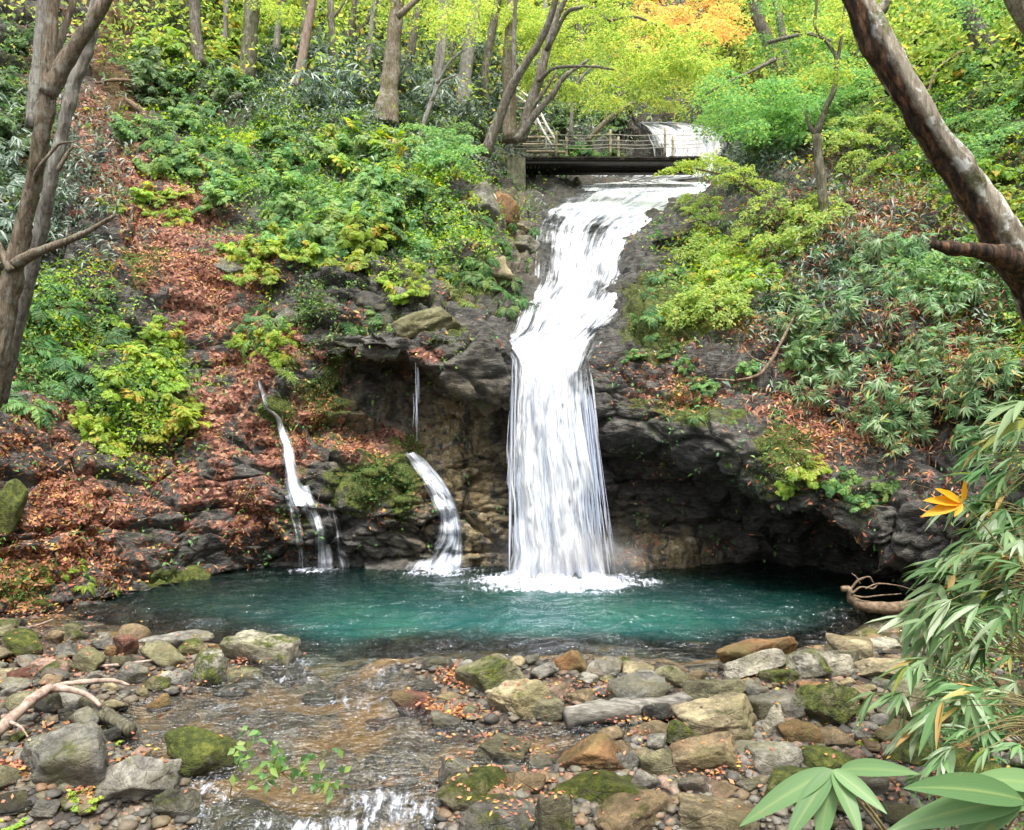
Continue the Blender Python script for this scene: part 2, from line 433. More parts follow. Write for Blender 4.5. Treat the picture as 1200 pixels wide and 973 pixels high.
def m_fall(name='falling_water', dens_bias=0.0, contrast=3.6):
    """streaky white water: uv x runs across in metres, y along the flow; attribute var is how solid it is"""
    t = NT(name)
    uv = t.n('UVMap').outputs[0]
    s1 = t.noise(t.mapv(uv, (8.0, 0.28, 1)), 1.0, 4, 0.6, 0.3)
    s2 = t.noise(t.mapv(uv, (26.0, 0.6, 1)), 1.0, 3, 0.65, 0.2)
    s3 = t.noise(t.mapv(uv, (3.0, 0.9, 1)), 1.0, 3, 0.6, 0.6)
    s = t.math('ADD', t.math('ADD', t.math('MULTIPLY', s1, 0.5), t.math('MULTIPLY', s2, 0.3)), t.math('MULTIPLY', s3, 0.35))
    solid = t.attr('var')
    a = t.ss(t.math('ADD', t.math('ADD', solid, dens_bias), t.math('MULTIPLY', t.math('SUBTRACT', s, 0.57), contrast)), 0.1, 1.15)
    col = t.ramp(s, [(0.34, (0.22, 0.28, 0.44)), (0.44, (0.46, 0.53, 0.68)), (0.51, (0.74, 0.79, 0.87)), (0.60, (0.92, 0.94, 0.96))])
    bp = t.bump(s, 0.9, 0.22)
    df = t.n('BsdfDiffuse', {'Color': col, 'Normal': bp}).outputs[0]
    tr = t.n('BsdfTranslucent', {'Color': col, 'Normal': bp}).outputs[0]
    gl = t.n('BsdfGlossy', {'Color': (0.9, 0.93, 1, 1), 'Roughness': 0.25, 'Normal': bp}).outputs[0]
    body = t.mixsh(0.06, t.mixsh(0.22, df, tr), gl)
    clear = t.n('BsdfTransparent', {'Color': (0.93, 0.95, 0.97)}).outputs[0]
    return t.done(t.mixsh(a, clear, body))

def m_strand():
    t = NT('water_strand')
    col = t.ramp(t.attr('var'), [(0, (0.60, 0.67, 0.82)), (1, (0.90, 0.92, 0.95))])
    df = t.n('BsdfDiffuse', {'Color': col}).outputs[0]
    tr = t.n('BsdfTranslucent', {'Color': col}).outputs[0]
    cl = t.n('BsdfTransparent').outputs[0]
    return t.done(t.mixsh(0.5, t.mixsh(0.3, df, tr), cl))

def m_leaf(name, stops, trans=0.35, rough=0.5, spec=0.3, tcol=None, tint=True, veins=False):
    """leaf blades: attribute var picks the leaf's own hue, Object Info random shifts the plant a little"""
    t = NT(name)
    var = t.attr('var')
    col = t.ramp(var, stops)
    if tint:
        rnd = t.n('ObjectInfo').outputs['Random']
        hs = t.n('HueSaturation', {'Hue': t.n('MapRange', {'Value': rnd, 'To Min': 0.485, 'To Max': 0.515}).outputs[0], 'Saturation': 1.0,
                                   'Value': t.n('MapRange', {'Value': rnd, 'To Min': 0.85, 'To Max': 1.2}).outputs[0], 'Color': col})
        col = hs.outputs[0]
    vein = t.ss(t.math('ABSOLUTE', t.math('SUBTRACT', t.attr('lu'), 0.5)), 0.0, 0.12)
    col2 = t.mix(t.math('MULTIPLY', t.math('SUBTRACT', 1.0, vein), 0.22), col, (0.4, 0.45, 0.15))
    if veins:
        st_ = t.noise(t.n('CombineXYZ', {0: t.math('MULTIPLY', t.attr('lu'), 34.0), 1: t.math('MULTIPLY', var, 50.0), 2: 0.0}).outputs[0], 1.0, 2, 0.6)
        col2 = t.mix(0.55, col2, t.ramp(st_, [(0.35, (0.62, 0.66, 0.6)), (0.6, (1.15, 1.12, 1.15))]), 'MULTIPLY')
        bl_ = t.ss(t.noise(t.wpos(), 22.0, 4, 0.7), 0.62, 0.72)
        col2 = t.mix(t.math('MULTIPLY', bl_, 0.6), col2, (0.26, 0.2, 0.08))
    bs = t.princ(color=col2, rough=rough, spec=spec)
    tc = t.n('HueSaturation', {'Hue': 0.485, 'Saturation': 1.12, 'Value': 1.7, 'Color': col}).outputs[0]
    tr = t.n('BsdfTranslucent', {'Color': tc}).outputs[0]
    return t.done(t.mixsh(trans, bs, tr))

def m_bark(name, dark, mid, pale, lichen=0.4, moss=0.3, scale=1.0):
    t = NT(name); p = t.wpos()
    n = t.noise(t.mapv(p, (11 * scale, 11 * scale, 1.8 * scale)), 2.2, 7, 0.72, 0.7)
    col = t.ramp(n, [(0.32, dark), (0.5, mid), (0.7, pale)])
    l = t.ss(t.noise(p, 6.5 * scale, 5, 0.65), 0.53, 0.6)
    col = t.mix(t.math('MULTIPLY', l, lichen), col, (0.42, 0.44, 0.38))
    m = t.ss(t.noise(p, 2.3, 5, 0.65), 0.52, 0.66)
    col = t.mix(t.math('MULTIPLY', m, moss), col, moss_colour(t, p))
    return t.done(t.princ(color=col, rough=0.88, normal=t.bump(n, 1.0, 0.06), spec=0.2))

def m_old_trunk():
    """the leaning trunk: pale lichen bark on its upper side, a dark rotten strip with red-brown heartwood on the lower left"""
    t = NT('lichen_bark_with_rot'); p = t.wpos()
    n = t.noise(t.mapv(p, (9, 9, 1.6), (0, -0.5, 0)), 2.0, 7, 0.7, 0.5)
    bark = t.ramp(n, [(0.3, (0.09, 0.07, 0.05)), (0.48, (0.27, 0.235, 0.175)), (0.68, (0.47, 0.43, 0.35))])
    l = t.ss(t.noise(p, 7, 5, 0.65), 0.5, 0.57)
    bark = t.mix(t.math('MULTIPLY', l, 0.9), bark, (0.6, 0.61, 0.56))
    gm = t.ss(t.noise(p, 3.1, 5, 0.65), 0.55, 0.66)
    bark = t.mix(t.math('MULTIPLY', gm, 0.75), bark, moss_colour(t, p))
    rot = t.ramp(t.noise(t.mapv(p, (14, 14, 1.2), (0, -0.5, 0)), 1.6, 6, 0.7, 0.4), [(0.34, (0.012, 0.010, 0.009)), (0.5, (0.06, 0.042, 0.03)), (0.62, (0.20, 0.105, 0.055)), (0.78, (0.40, 0.25, 0.13))])
    f = t.ss(t.math('ADD', t.attr('rot'), t.math('MULTIPLY', t.math('SUBTRACT', t.noise(p, 4, 4), 0.5), 0.6)), 0.42, 0.56)
    return t.done(t.princ(color=t.mix(f, bark, rot), rough=0.85, normal=t.bump(n, 1.0, 0.04), spec=0.2))

def m_plain(name, stops, scale=(4, 4, 4), rough=0.8, bump=0.4, dist=0.01, detail=5):
    t = NT(name); p = t.wpos()
    n = t.noise(t.mapv(p, scale), 2.0, detail, 0.65)
    return t.done(t.princ(color=t.ramp(n, stops), rough=rough, normal=t.bump(n, bump, dist), spec=0.25))

M = {}
M['terrain'] = m_terrain(); M['rock'] = m_rock(); M['gravel'] = m_gravel(); M['water'] = m_water()
M['fall'] = m_fall(); M['thinfall'] = m_fall('thin_falling_water', -0.33, 3.4); M['softfall'] = m_fall('soft_falling_water', -0.02, 3.0); M['strand'] = m_strand()
M['maple'] = m_leaf('maple_leaf_yellow_green', [(0, (0.16, 0.27, 0.06)), (0.5, (0.28, 0.41, 0.10)), (0.85, (0.42, 0.50, 0.13)), (1, (0.52, 0.44, 0.11))], 0.5, tint=False)
M['maple_green'] = m_leaf('maple_leaf_green', [(0, (0.08, 0.20, 0.075)), (0.5, (0.16, 0.32, 0.11)), (1, (0.30, 0.42, 0.11))], 0.42)
M['autumn'] = m_leaf('maple_leaf_orange', [(0, (0.62, 0.31, 0.15)), (0.35, (0.66, 0.43, 0.16)), (0.62, (0.64, 0.54, 0.16)), (1, (0.44, 0.50, 0.13))], 0.5, tint=False)
M['fern'] = m_leaf('fern_green', [(0, (0.045, 0.13, 0.045)), (0.5, (0.10, 0.23, 0.07)), (1, (0.22, 0.34, 0.085))], 0.35)
M['bright'] = m_leaf('undergrowth_yellow_green', [(0, (0.14, 0.25, 0.03)), (0.5, (0.25, 0.38, 0.045)), (0.93, (0.36, 0.43, 0.06)), (1, (0.46, 0.34, 0.06))], 0.4)
M['dark'] = m_leaf('undergrowth_dark_green', [(0, (0.035, 0.09, 0.03)), (0.5, (0.075, 0.16, 0.055)), (1, (0.14, 0.23, 0.075))], 0.3)
M['sasa'] = m_leaf('bamboo_grass_leaf', [(0, (0.06, 0.14, 0.05)), (0.4, (0.14, 0.26, 0.10)), (0.7, (0.24, 0.35, 0.18)), (0.88, (0.42, 0.50, 0.36)), (0.93, (0.13, 0.25, 0.03)), (0.97, (0.42, 0.26, 0.09)), (1, (0.5, 0.32, 0.12))], 0.25, 0.48, 0.35, veins=True)
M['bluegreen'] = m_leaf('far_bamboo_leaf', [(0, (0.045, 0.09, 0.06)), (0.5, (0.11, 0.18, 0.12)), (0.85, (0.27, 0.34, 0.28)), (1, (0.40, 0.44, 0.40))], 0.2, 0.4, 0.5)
M['grass'] = m_leaf('grass_blade', [(0, (0.10, 0.17, 0.035)), (0.6, (0.19, 0.28, 0.06)), (1, (0.38, 0.36, 0.15))], 0.3)
M['yellowleaf'] = m_leaf('yellow_leaf', [(0, (0.62, 0.30, 0.012)), (1, (0.72, 0.40, 0.02))], 0.35, tint=False)
M['litter'] = m_leaf('fallen_leaf', [(0, (0.12, 0.045, 0.03)), (0.2, (0.26, 0.085, 0.06)), (0.45, (0.36, 0.13, 0.08)), (0.65, (0.42, 0.19, 0.11)), (0.82, (0.48, 0.22, 0.07)), (0.93, (0.55, 0.36, 0.08)), (1, (0.5, 0.36, 0.25))], 0.12, 0.6, tint=False)
M['bark'] = m_bark('grey_bark', (0.05, 0.042, 0.034), (0.16, 0.138, 0.11), (0.33, 0.30, 0.25), 0.35, 0.3)
M['bark_brown'] = m_bark('brown_bark', (0.05, 0.04, 0.028), (0.25, 0.20, 0.14), (0.46, 0.39, 0.30), 0.5, 0.4, 1.4)
M['bark_pale'] = m_bark('pale_bark', (0.09, 0.08, 0.07), (0.27, 0.25, 0.22), (0.45, 0.42, 0.37), 0.5, 0.12)
M['bark_pink'] = m_bark('reddish_bark', (0.12, 0.08, 0.06), (0.32, 0.23, 0.18), (0.5, 0.40, 0.33), 0.2, 0.05)
M['bark_green'] = m_bark('mossy_bark', (0.05, 0.045, 0.03), (0.15, 0.14, 0.09), (0.3, 0.28, 0.2), 0.3, 0.75)
M['oldtrunk'] = m_old_trunk()
M['driftwood'] = m_plain('driftwood', [(0.3, (0.14, 0.09, 0.065)), (0.5, (0.34, 0.25, 0.2)), (0.72, (0.52, 0.42, 0.35))], (8, 8, 8), 0.8)
M['deadwood'] = m_plain('dead_wood', [(0.3, (0.05, 0.035, 0.022)), (0.5, (0.16, 0.11, 0.07)), (0.72, (0.32, 0.25, 0.17))], (9, 9, 9), 0.85)
M['greylog'] = m_plain('weathered_log', [(0.3, (0.06, 0.055, 0.045)), (0.5, (0.17, 0.16, 0.135)), (0.7, (0.32, 0.30, 0.26))], (3, 14, 14), 0.85, 0.7, 0.02)
M['stem'] = m_plain('plant_stem', [(0.3, (0.10, 0.075, 0.035)), (0.6, (0.22, 0.19, 0.08)), (0.75, (0.32, 0.27, 0.14))], (9, 9, 9), 0.7, 0.2)
M['twig'] = m_plain('dark_twig', [(0.3, (0.03, 0.022, 0.016)), (0.7, (0.12, 0.09, 0.065))], (9, 9, 9), 0.85, 0.2)
M['bridgewood'] = m_plain('weathered_bridge_timber', [(0.3, (0.018, 0.015, 0.012)), (0.55, (0.05, 0.042, 0.034)), (0.75, (0.10, 0.085, 0.07))], (2, 14, 14), 0.8)
M['post'] = m_plain('pale_post_timber', [(0.3, (0.2, 0.16, 0.11)), (0.55, (0.38, 0.31, 0.22)), (0.75, (0.5, 0.42, 0.32))], (8, 8, 2), 0.8)
M['rope'] = m_plain('grey_rope', [(0.3, (0.3, 0.28, 0.24)), (0.7, (0.5, 0.47, 0.42))], (20, 20, 20), 0.9)
M['steel'] = m_plain('dark_bridge_girder', [(0.3, (0.02, 0.018, 0.017)), (0.7, (0.07, 0.062, 0.058))], (6, 6, 6), 0.6)
M['palerail'] = m_plain('pale_handrail', [(0.3, (0.5, 0.48, 0.46)), (0.7, (0.68, 0.66, 0.64))], (6, 6, 6), 0.6)
M['concrete'] = m_plain('mossy_concrete', [(0.3, (0.10, 0.095, 0.06)), (0.55, (0.26, 0.25, 0.17)), (0.75, (0.4, 0.39, 0.3))], (4, 4, 2), 0.9, 0.5, 0.02)
# ------------------------------------------------------------------ camera, light
cam_d = bpy.data.cameras.new('camera'); cam = bpy.data.objects.new('camera', cam_d); COL.objects.link(cam)
cam.location = (0, 0, CH); cam.rotation_euler = (math.radians(90), 0, 0)
cam_d.sensor_width = 36; cam_d.lens = F / 1200 * 36
cam_d.shift_y = (HY - 973 / 2) / 1200
cam_d.clip_end = 2000; cam_d.clip_start = 0.05
SC.camera = cam
SUN_EL, SUN_AZ = 68.0, 165.0        # azimuth clockwise from +Y (the view direction)
w = bpy.data.worlds.new('World'); SC.world = w; w.use_nodes = True
wt = w.node_tree; bg = wt.nodes['Background']
sky = wt.nodes.new('ShaderNodeTexSky'); sky.sky_type = 'NISHITA'; sky.sun_disc = False
sky.sun_elevation = math.radians(SUN_EL); sky.sun_rotation = math.radians(SUN_AZ)
sky.air_density = 1.0; sky.dust_density = 4.0; sky.ozone_density = 0.6
hsv = wt.nodes.new('ShaderNodeHueSaturation'); hsv.inputs['Saturation'].default_value = 0.35    # a veil of white cloud
wt.links.new(sky.outputs[0], hsv.inputs['Color']); wt.links.new(hsv.outputs[0], bg.inputs['Color'])
bg.inputs['Strength'].default_value = 0.15
sl = bpy.data.lights.new('sun', 'SUN'); so = bpy.data.objects.new('sun', sl); COL.objects.link(so)
sl.energy = 1.5; sl.angle = math.radians(10); sl.color = (1.0, 0.96, 0.88)
_az = math.radians(SUN_AZ); _el = math.radians(SUN_EL)
_dir = Vector((math.sin(_az) * math.cos(_el), math.cos(_az) * math.cos(_el), math.sin(_el)))
so.rotation_euler = _dir.to_track_quat('Z', 'Y').to_euler(); so.location = _dir * 60
vs = SC.view_settings; SC.display_settings.display_device = 'sRGB'
vs.view_transform = 'Standard'; vs.look = 'None'; vs.gamma = 1.0; vs.use_curve_mapping = False; vs.exposure = 1.6
cy = SC.cycles
cy.max_bounces = 7; cy.diffuse_bounces = 4; cy.glossy_bounces = 3; cy.transmission_bounces = 4; cy.transparent_max_bounces = 14
cy.caustics_reflective = False; cy.caustics_refractive = False; cy.sample_clamp_indirect = 6
cy.use_denoising = True

# ------------------------------------------------------------------ the gorge sides: profiles lofted into one displaced surface
PROF = {
 -500: [(800,6),(750,6.2),(700,6.4),(660,6.7),(620,7),(580,7.3),(540,7.6),(490,8.1),(420,9),(330,10),(230,11.5),(120,13.5),(0,16),(-300,22)],
 -200: [(760,8.8),(715,9),(670,9.2),(630,9.4),(590,9.7),(555,10),(520,10.4),(470,10.9),(400,12),(300,13.8),(200,15.6),(100,18),(0,20.5),(-300,28)],
 0:    [(731,10.6),(698,10.75),(660,10.95),(620,11.1),(580,11.5),(540,12),(500,12.4),(450,13.1),(390,13.9),(300,15.2),(200,17),(100,19.4),(0,22),(-300,30)],
 100:  [(710,11.6),(683,11.8),(650,12.1),(610,12.3),(570,12.7),(530,13.1),(490,13.5),(440,14.1),(380,14.9),(300,16.2),(200,18.3),(100,21),(0,24),(-300,32)],
 200:  [(690,12.7),(665,12.95),(630,13.3),(590,13.7),(555,14),(515,14.4),(475,14.8),(430,15.3),(380,15.9),(300,17.1),(200,19.2),(100,22.2),(0,26),(-300,35)],
 300:  [(671,14.15),(645,14.25),(610,14.4),(575,14.6),(540,14.8),(505,15.1),(470,15.35),(430,15.7),(380,16.2),(300,17.4),(200,20),(100,24),(0,29),(-300,38)],
 350:  [(668,14.4),(640,14.4),(590,14.45),(540,14.6),(510,15),(480,15.4),(450,15.6),(420,15.8),(370,16.2),(290,17.4),(200,20.2),(100,25),(0,30.5),(-300,39)],
 395:  [(668,14.4),(630,14.3),(560,14.35),(520,14.6),(495,15.5),(440,15.7),(405,15.5),(385,15.8),(350,16.2),(280,17.4),(200,20),(110,25),(0,32),(-300,40)],
 440:  [(668,14.4),(620,14.25),(545,14.2),(525,14.7),(505,15.9),(430,16.2),(412,14.9),(388,14.7),(370,15.5),(320,16.4),(220,19),(120,25),(0,33),(-300,42)],
 490:  [(668,14.5),(610,14.5),(560,14.7),(530,15.3),(490,16.0),(440,16.2),(420,14.8),(395,14.6),(370,15.3),(320,16.5),(230,19),(140,25),(0,36),(-300,44)],
 540:  [(668,14.6),(610,14.8),(570,15),(530,15.2),(495,15.6),(470,15.3),(455,14.4),(395,14.4),(375,15.2),(320,16.8),(240,19.3),(175,24),(0,39),(-300,47)],
 585:  [(668,14.8),(610,15),(570,15.2),(530,15.4),(505,15.5),(490,15.2),(475,14.6),(410,14.6),(395,15.2),(330,17.5),(255,21),(205,26.5),(0,43),(-300,51)],
 620:  [(672,14.9),(610,15.1),(570,15.2),(530,15.3),(500,15.3),(480,15.1),(450,14.7),(415,15),(385,16.2),(330,18.3),(255,22),(215,26.8),(0,46),(-300,54)],
 660:  [(674,14.9),(615,15.1),(575,15.2),(535,15.2),(505,15.2),(480,15),(450,14.8),(420,15.1),(392,16.2),(330,18.9),(252,22.8),(212,28),(0,48),(-300,56)],
 710:  [(674,14.8),(615,15.1),(575,15.2),(540,15.1),(520,14.9),(500,14.6),(470,14.4),(440,14.7),(400,15.6),(330,18.3),(256,22.4),(208,29),(0,50),(-300,57)],
 750:  [(673,14.6),(625,15.2),(585,15.4),(550,15.2),(530,14.9),(512,14.1),(480,14),(450,14.4),(400,15.3),(330,17.2),(266,20.6),(205,29.5),(187,33.5),(142,35),(0,50),(-300,57)],
 800:  [(680,14.4),(630,15.3),(590,15.4),(560,15.1),(545,14.6),(530,13.5),(495,13.4),(460,13.9),(400,14.9),(330,16.8),(254,19.8),(222,25.5),(188,33.5),(148,35.2),(0,50),(-300,58)],
 850:  [(685,14.5),(640,15.2),(605,15.2),(580,14.8),(568,14.2),(555,12.9),(520,12.8),(480,13.2),(420,14.3),(330,16.5),(242,19.5),(208,25.5),(190,31),(152,36),(0,48),(-300,56)],
 900:  [(690,14.3),(655,14.9),(625,14.9),(605,14.4),(598,13.8),(588,12.5),(545,12.4),(500,12.8),(420,14),(330,15.7),(250,17.8),(180,22),(0,38),(-300,46)],
 960:  [(694,14),(668,14.4),(645,14.4),(630,13.9),(622,13.2),(612,11.95),(575,11.8),(520,12.3),(430,13.5),(330,15.1),(250,17),(170,20.5),(0,33),(-300,41)],
 1040: [(698,13.5),(680,13.6),(665,13.5),(655,13),(648,12.2),(638,11.4),(600,11.3),(545,11.8),(440,12.8),(330,14.4),(220,16.8),(120,20.5),(0,28),(-300,36)],
 1095: [(704,12.5),(690,12.6),(678,12.5),(668,12.1),(662,11.6),(655,11),(610,10.8),(555,11.2),(440,12.2),(320,13.9),(210,16.2),(110,19.5),(0,25),(-300,33)],
 1160: [(722,10.6),(705,10.6),(690,10.55),(675,10.4),(660,10.3),(645,10.2),(600,10.2),(545,10.5),(440,11.4),(320,12.9),(200,15.3),(100,18),(0,22),(-300,30)],
 1260: [(755,8.9),(735,8.9),(700,8.85),(670,8.8),(640,8.8),(610,8.9),(570,9.1),(520,9.5),(420,10.3),(310,11.6),(200,13.4),(100,15.5),(0,18),(-300,25)],
 1400: [(800,7.2),(770,7.2),(730,7.2),(690,7.3),(650,7.4),(610,7.6),(560,7.9),(500,8.3),(400,9.2),(290,10.4),(190,11.8),(90,13.5),(0,15.5),(-300,21)],
 1700: [(900,5),(850,5.1),(800,5.2),(750,5.3),(700,5.5),(640,5.8),(570,6.2),(490,6.8),(380,7.6),(270,8.6),(170,9.8),(80,11),(0,12.5),(-300,17)],
}
pxs = sorted(PROF)
full = []
for k in pxs:
    L = list(PROF[k])
    if len(L) == 14:
        a, b = L[11], L[12]
        mid = [tuple(a[i] + (b[i] - a[i]) * q for i in (0, 1)) for q in (0.25, 0.5)]
        L = L[:12] + mid + L[12:]
    if 740 < k <= 1100:
        L = [(a, b + (.2 if i_ in (2, 3) else .1 if i_ in (1, 4) else 0)) for i_, (a, b) in enumerate(L)]
    d0 = L[0][1] + 0.05
    L = [(HY + (CH + 1.9) * F / d0, d0)] + L                    # the foot goes down under the water
    full.append(L)
full = np.array(full, float)                                    # columns x 17 x 2
seg_rows = np.array([10, 26, 28, 26, 24, 24, 22, 26, 28, 38, 46, 46, 40, 26, 28, 40])
tq = np.concatenate([np.linspace(k, k + 1, n, endpoint=False) for k, n in enumerate(seg_rows)] + [[16.0]])
cpx = np.concatenate([np.arange(-500, -40, 12.0), np.arange(-40, 1240, 2.6), np.arange(1240, 1701, 12.0)])
NPX = len(cpx); NT_ = len(tq)
col_py = np.stack([pchip(pxs, full[:, k, 0], cpx) for k in range(17)], 1)
col_d = np.stack([pchip(pxs, full[:, k, 1], cpx) for k in range(17)], 1)
gpy = np.zeros((NPX, NT_)); gd = np.zeros((NPX, NT_))
for c in range(NPX):
    gpy[c] = pchip(np.arange(17), col_py[c], tq); gd[c] = pchip(np.arange(17), col_d[c], tq)
gpx = np.repeat(cpx[:, None], NT_, 1)
G = np.stack([(gpx - CX) / F * gd, gd, CH + (HY - gpy) / F * gd], -1)

def gnormals(G):
    du = np.gradient(G, axis=0); dv = np.gradient(G, axis=1)
    return unit(np.cross(dv, -du))
def blob(px, py, lst, jit=0.35):
    """sum of soft ellipses (px, py, rx, ry, weight): where something grows or lies on the slope"""
    r = np.zeros(px.shape)
    for (x, y, rx, ry, wgt) in lst:
        q = ((px - x) / rx) ** 2 + ((py - y) / ry) ** 2
        r = np.maximum(r, wgt * np.exp(-q * 0.9)) if wgt > 0 else r * (1 + wgt * np.exp(-q * 0.9))
    return r
LITTER = [(200,260,75,80,1),(150,200,60,60,.9),(250,330,70,90,1),(90,150,60,80,.8),(70,60,60,70,.5),(290,430,50,80,1),(250,480,60,60,1),(230,570,110,50,.85),(330,510,40,60,.9),
          (60,500,60,50,.8),(90,590,110,50,.9),(60,650,80,40,.9),(150,640,80,30,.6),(280,600,60,40,.8),(430,515,70,22,1),(400,440,25,25,.9),(420,590,30,40,.4),(510,415,40,10,.8),
          (380,470,50,20,.8),(880,470,70,22,.7),(960,450,70,40,.6),(1000,290,90,50,.75),(1060,400,70,60,.5),(860,400,60,40,.5),(780,460,60,18,.5),(1000,500,70,30,.8),(1040,230,90,50,.6),
          (820,45,60,50,.8),(780,30,50,40,.7),(340,400,30,40,.8),(160,20,40,60,.4),(1120,560,40,40,.6),(930,540,30,15,.4)]
MOSSB = [(430,560,55,40,.9),(480,560,30,60,1),(390,450,40,60,.8),(170,300,30,30,.9),(330,480,25,25,.9),(20,680,50,40,.9),(240,670,80,14,.8),(925,535,35,45,1.1),(830,470,60,35,.55),
         (780,370,60,70,.85),(860,350,70,70,.6),(800,480,90,40,.6),(900,560,100,50,.5),(740,520,50,40,.45),(560,330,60,40,.55),(520,390,40,25,.6),(1000,570,30,30,.6),(160,620,60,40,.35),(340,610,30,50,.5),(590,240,40,30,.5),(1010,600,60,30,.45),
         (350,560,40,40,.5),(120,550,50,40,.4),(470,340,60,50,.5)]
OCHRE = [(545,560,50,80,1.1),(525,500,40,40,1),(560,625,60,60,1),(430,490,18,40,.7),(400,500,14,40,.6),(780,650,60,25,.9),(480,480,70,40,.35),(740,640,50,40,.5),(590,255,20,25,.9),(600,300,40,30,.4)]
SOILB = [(130,60,50,70,.8),(250,150,60,40,.5),(150,110,50,50,.7),(1010,270,80,40,.55),(540,330,40,20,.6),(960,200,60,50,.5),(820,60,60,40,.5),(1060,480,80,60,.4),(600,150,60,30,.4)]
GREEN = [(420,80,260,80,1),(300,60,140,80,1),(640,60,120,90,1),(940,80,160,90,1),(1120,120,120,160,1),(60,380,90,80,.8),(160,470,80,70,.7),(400,230,170,90,.55),(870,300,110,80,.55),(1130,380,90,120,.5),
         (20,200,40,200,.7),(1180,300,60,300,.7),(300,180,90,60,.5)]
WETB = [(650,560,120,160,1),(660,330,90,140,1),(760,610,120,60,.8),(520,600,60,90,.8),(360,600,60,80,.7),(720,230,120,40,.9),(450,470,80,60,.6),(900,640,150,40,.7),(200,640,120,30,.5),(700,420,60,60,.8)]
NR = gnormals(G)
flat = G.reshape(-1, 3); px_f, py_f = gpx.ravel(), gpy.ravel()
soft = np.clip(blob(px_f, py_f, LITTER) * 0.9 + blob(px_f, py_f, GREEN) * 0.8 + blob(px_f, py_f, SOILB) * 0.5, 0, 1)
inwater = blob(px_f, py_f, [(650, 560, 70, 140, 1), (690, 330, 60, 100, 1), (740, 230, 90, 22, 1), (650, 430, 60, 80, 1)])
rocky = np.clip(1.0 - 0.72 * soft, 0.16, 1) * (1 - 0.45 * np.clip(inwater, 0, 1))
Rm = np.array(Euler((0.16, -0.24, 0.3)).to_matrix())
q = flat @ Rm.T
f1, gap, cid = cells(q * np.array([0.75, 0.75, 1.5]) + 0.25 * fbm(q * 0.8, 2, 5)[:, None], 11)
g1, gap2, cid2 = cells(q * np.array([2.0, 2.0, 4.4]) + 0.2 * fbm(q * 2, 2, 6)[:, None], 23)
h1, gap3, cid3 = cells(q * np.array([5.5, 5.5, 12.0]), 37)
disp = 0.30 * fbm(flat * 0.45, 3, 2)
massive = np.clip(1.25 * blob(px_f, py_f, [(800, 505, 130, 50, 1), (900, 540, 120, 50, 1), (1010, 585, 110, 50, 1), (550, 440, 70, 50, 1), (470, 400, 70, 25, .6)]), 0, 1)
disp += rocky * (1 - .5 * massive) * ((cid - 0.5) * 0.55 - 0.28 * (1 - smooth(0.0, 0.13, gap)))
disp += rocky * (1 - .75 * massive) * ((cid2 - 0.5) * 0.24 - 0.12 * (1 - smooth(0.0, 0.16, gap2)))
disp += rocky * (1 - .6 * massive) * ((cid3 - 0.5) * 0.075) + 0.05 * fbm(flat * 3.5, 3, 8) + massive * .10 * fbm(flat * 1.6, 3, 12)
far = smooth(24, 40, flat[:, 1])
disp = disp * (1 + 0.8 * far)
# under the flow the rock is worn smooth and a little hollowed, so the water lies on it
fl = np.clip(1.3 * blob(px_f, py_f, [(645, 400, 52, 36, 1), (672, 350, 50, 38, 1), (690, 300, 50, 40, 1), (715, 258, 68, 24, 1), (770, 225, 110, 20, 1), (780, 195, 85, 22, 1), (800, 160, 60, 30, 1)]), 0, 1)
disp = disp * (1 - 0.8 * fl) - 0.22 * fl
# the bed of the flow stays smoother so the water lies on it
G2 = (flat + NR.reshape(-1, 3) * disp[:, None])
i = np.arange(NPX - 1)[:, None] * NT_; j = np.arange(NT_ - 1)[None, :]
tf = np.stack([i + j, i + NT_ + j, i + NT_ + j + 1, i + j + 1], -1).reshape(-1, 4)
wobx = px_f + 14 * fbm(flat * 1.3, 3, 31); woby = py_f + 12 * fbm(flat * 1.3 + 40, 3, 32)
LIT = blob(wobx, woby, LITTER)
ATT = {'litter': LIT, 'moss': blob(wobx, woby, MOSSB), 'ochre': np.clip(blob(wobx, woby, OCHRE), 0, 1), 'soil': blob(wobx, woby, SOILB),
       'green': blob(wobx, woby, GREEN), 'wet': np.clip(blob(px_f, py_f, WETB), 0, 1)}
terr_me = mesh_np('gorge_slope', G2, tf, ATT)
terrain = link('gorge_slope', terr_me, M['terrain']); tag(terrain, kind='structure')
BV = BVHTree.FromPolygons(G2.tolist(), tf.tolist())

# ------------------------------------------------------------------ ground, pool and stream
STREAM_Z = -0.1
def wp(px, py, z=0.0):
    v = PZ(px, py, z); return (v[0], v[1])
shore = ([(-12, 11), (-9, 11.2)] + [wp(x, y) for x, y in [(30,728),(150,752),(235,764),(275,776)]] +
         [wp(x, y, -.06) for x, y in [(262,800),(215,813),(150,822),(128,845),(140,868),(195,905),(232,925),(205,952),(130,975),(40,1030)]] +
         [(-3.0, 3.4), (-2.6, 1.0), (-0.2, 1.0), (-0.25, 3.4)] +
         [wp(x, y, -.08) for x, y in [(550,1010),(538,972),(520,930),(512,903),(560,893),(640,898),(657,884),(705,862),(792,858),(802,846),(690,846),(600,850),(530,848),(505,836),(532,815),(500,800),(472,787)]] +
         [wp(x, y) for x, y in [(500,775),(560,777),(680,774),(760,780),(840,790),(856,779),(930,772),(1000,760),(1060,747),(1100,722)]] + [(9, 11), (12, 13), (12, 20), (-12, 20)])
shore = np.array(shore)
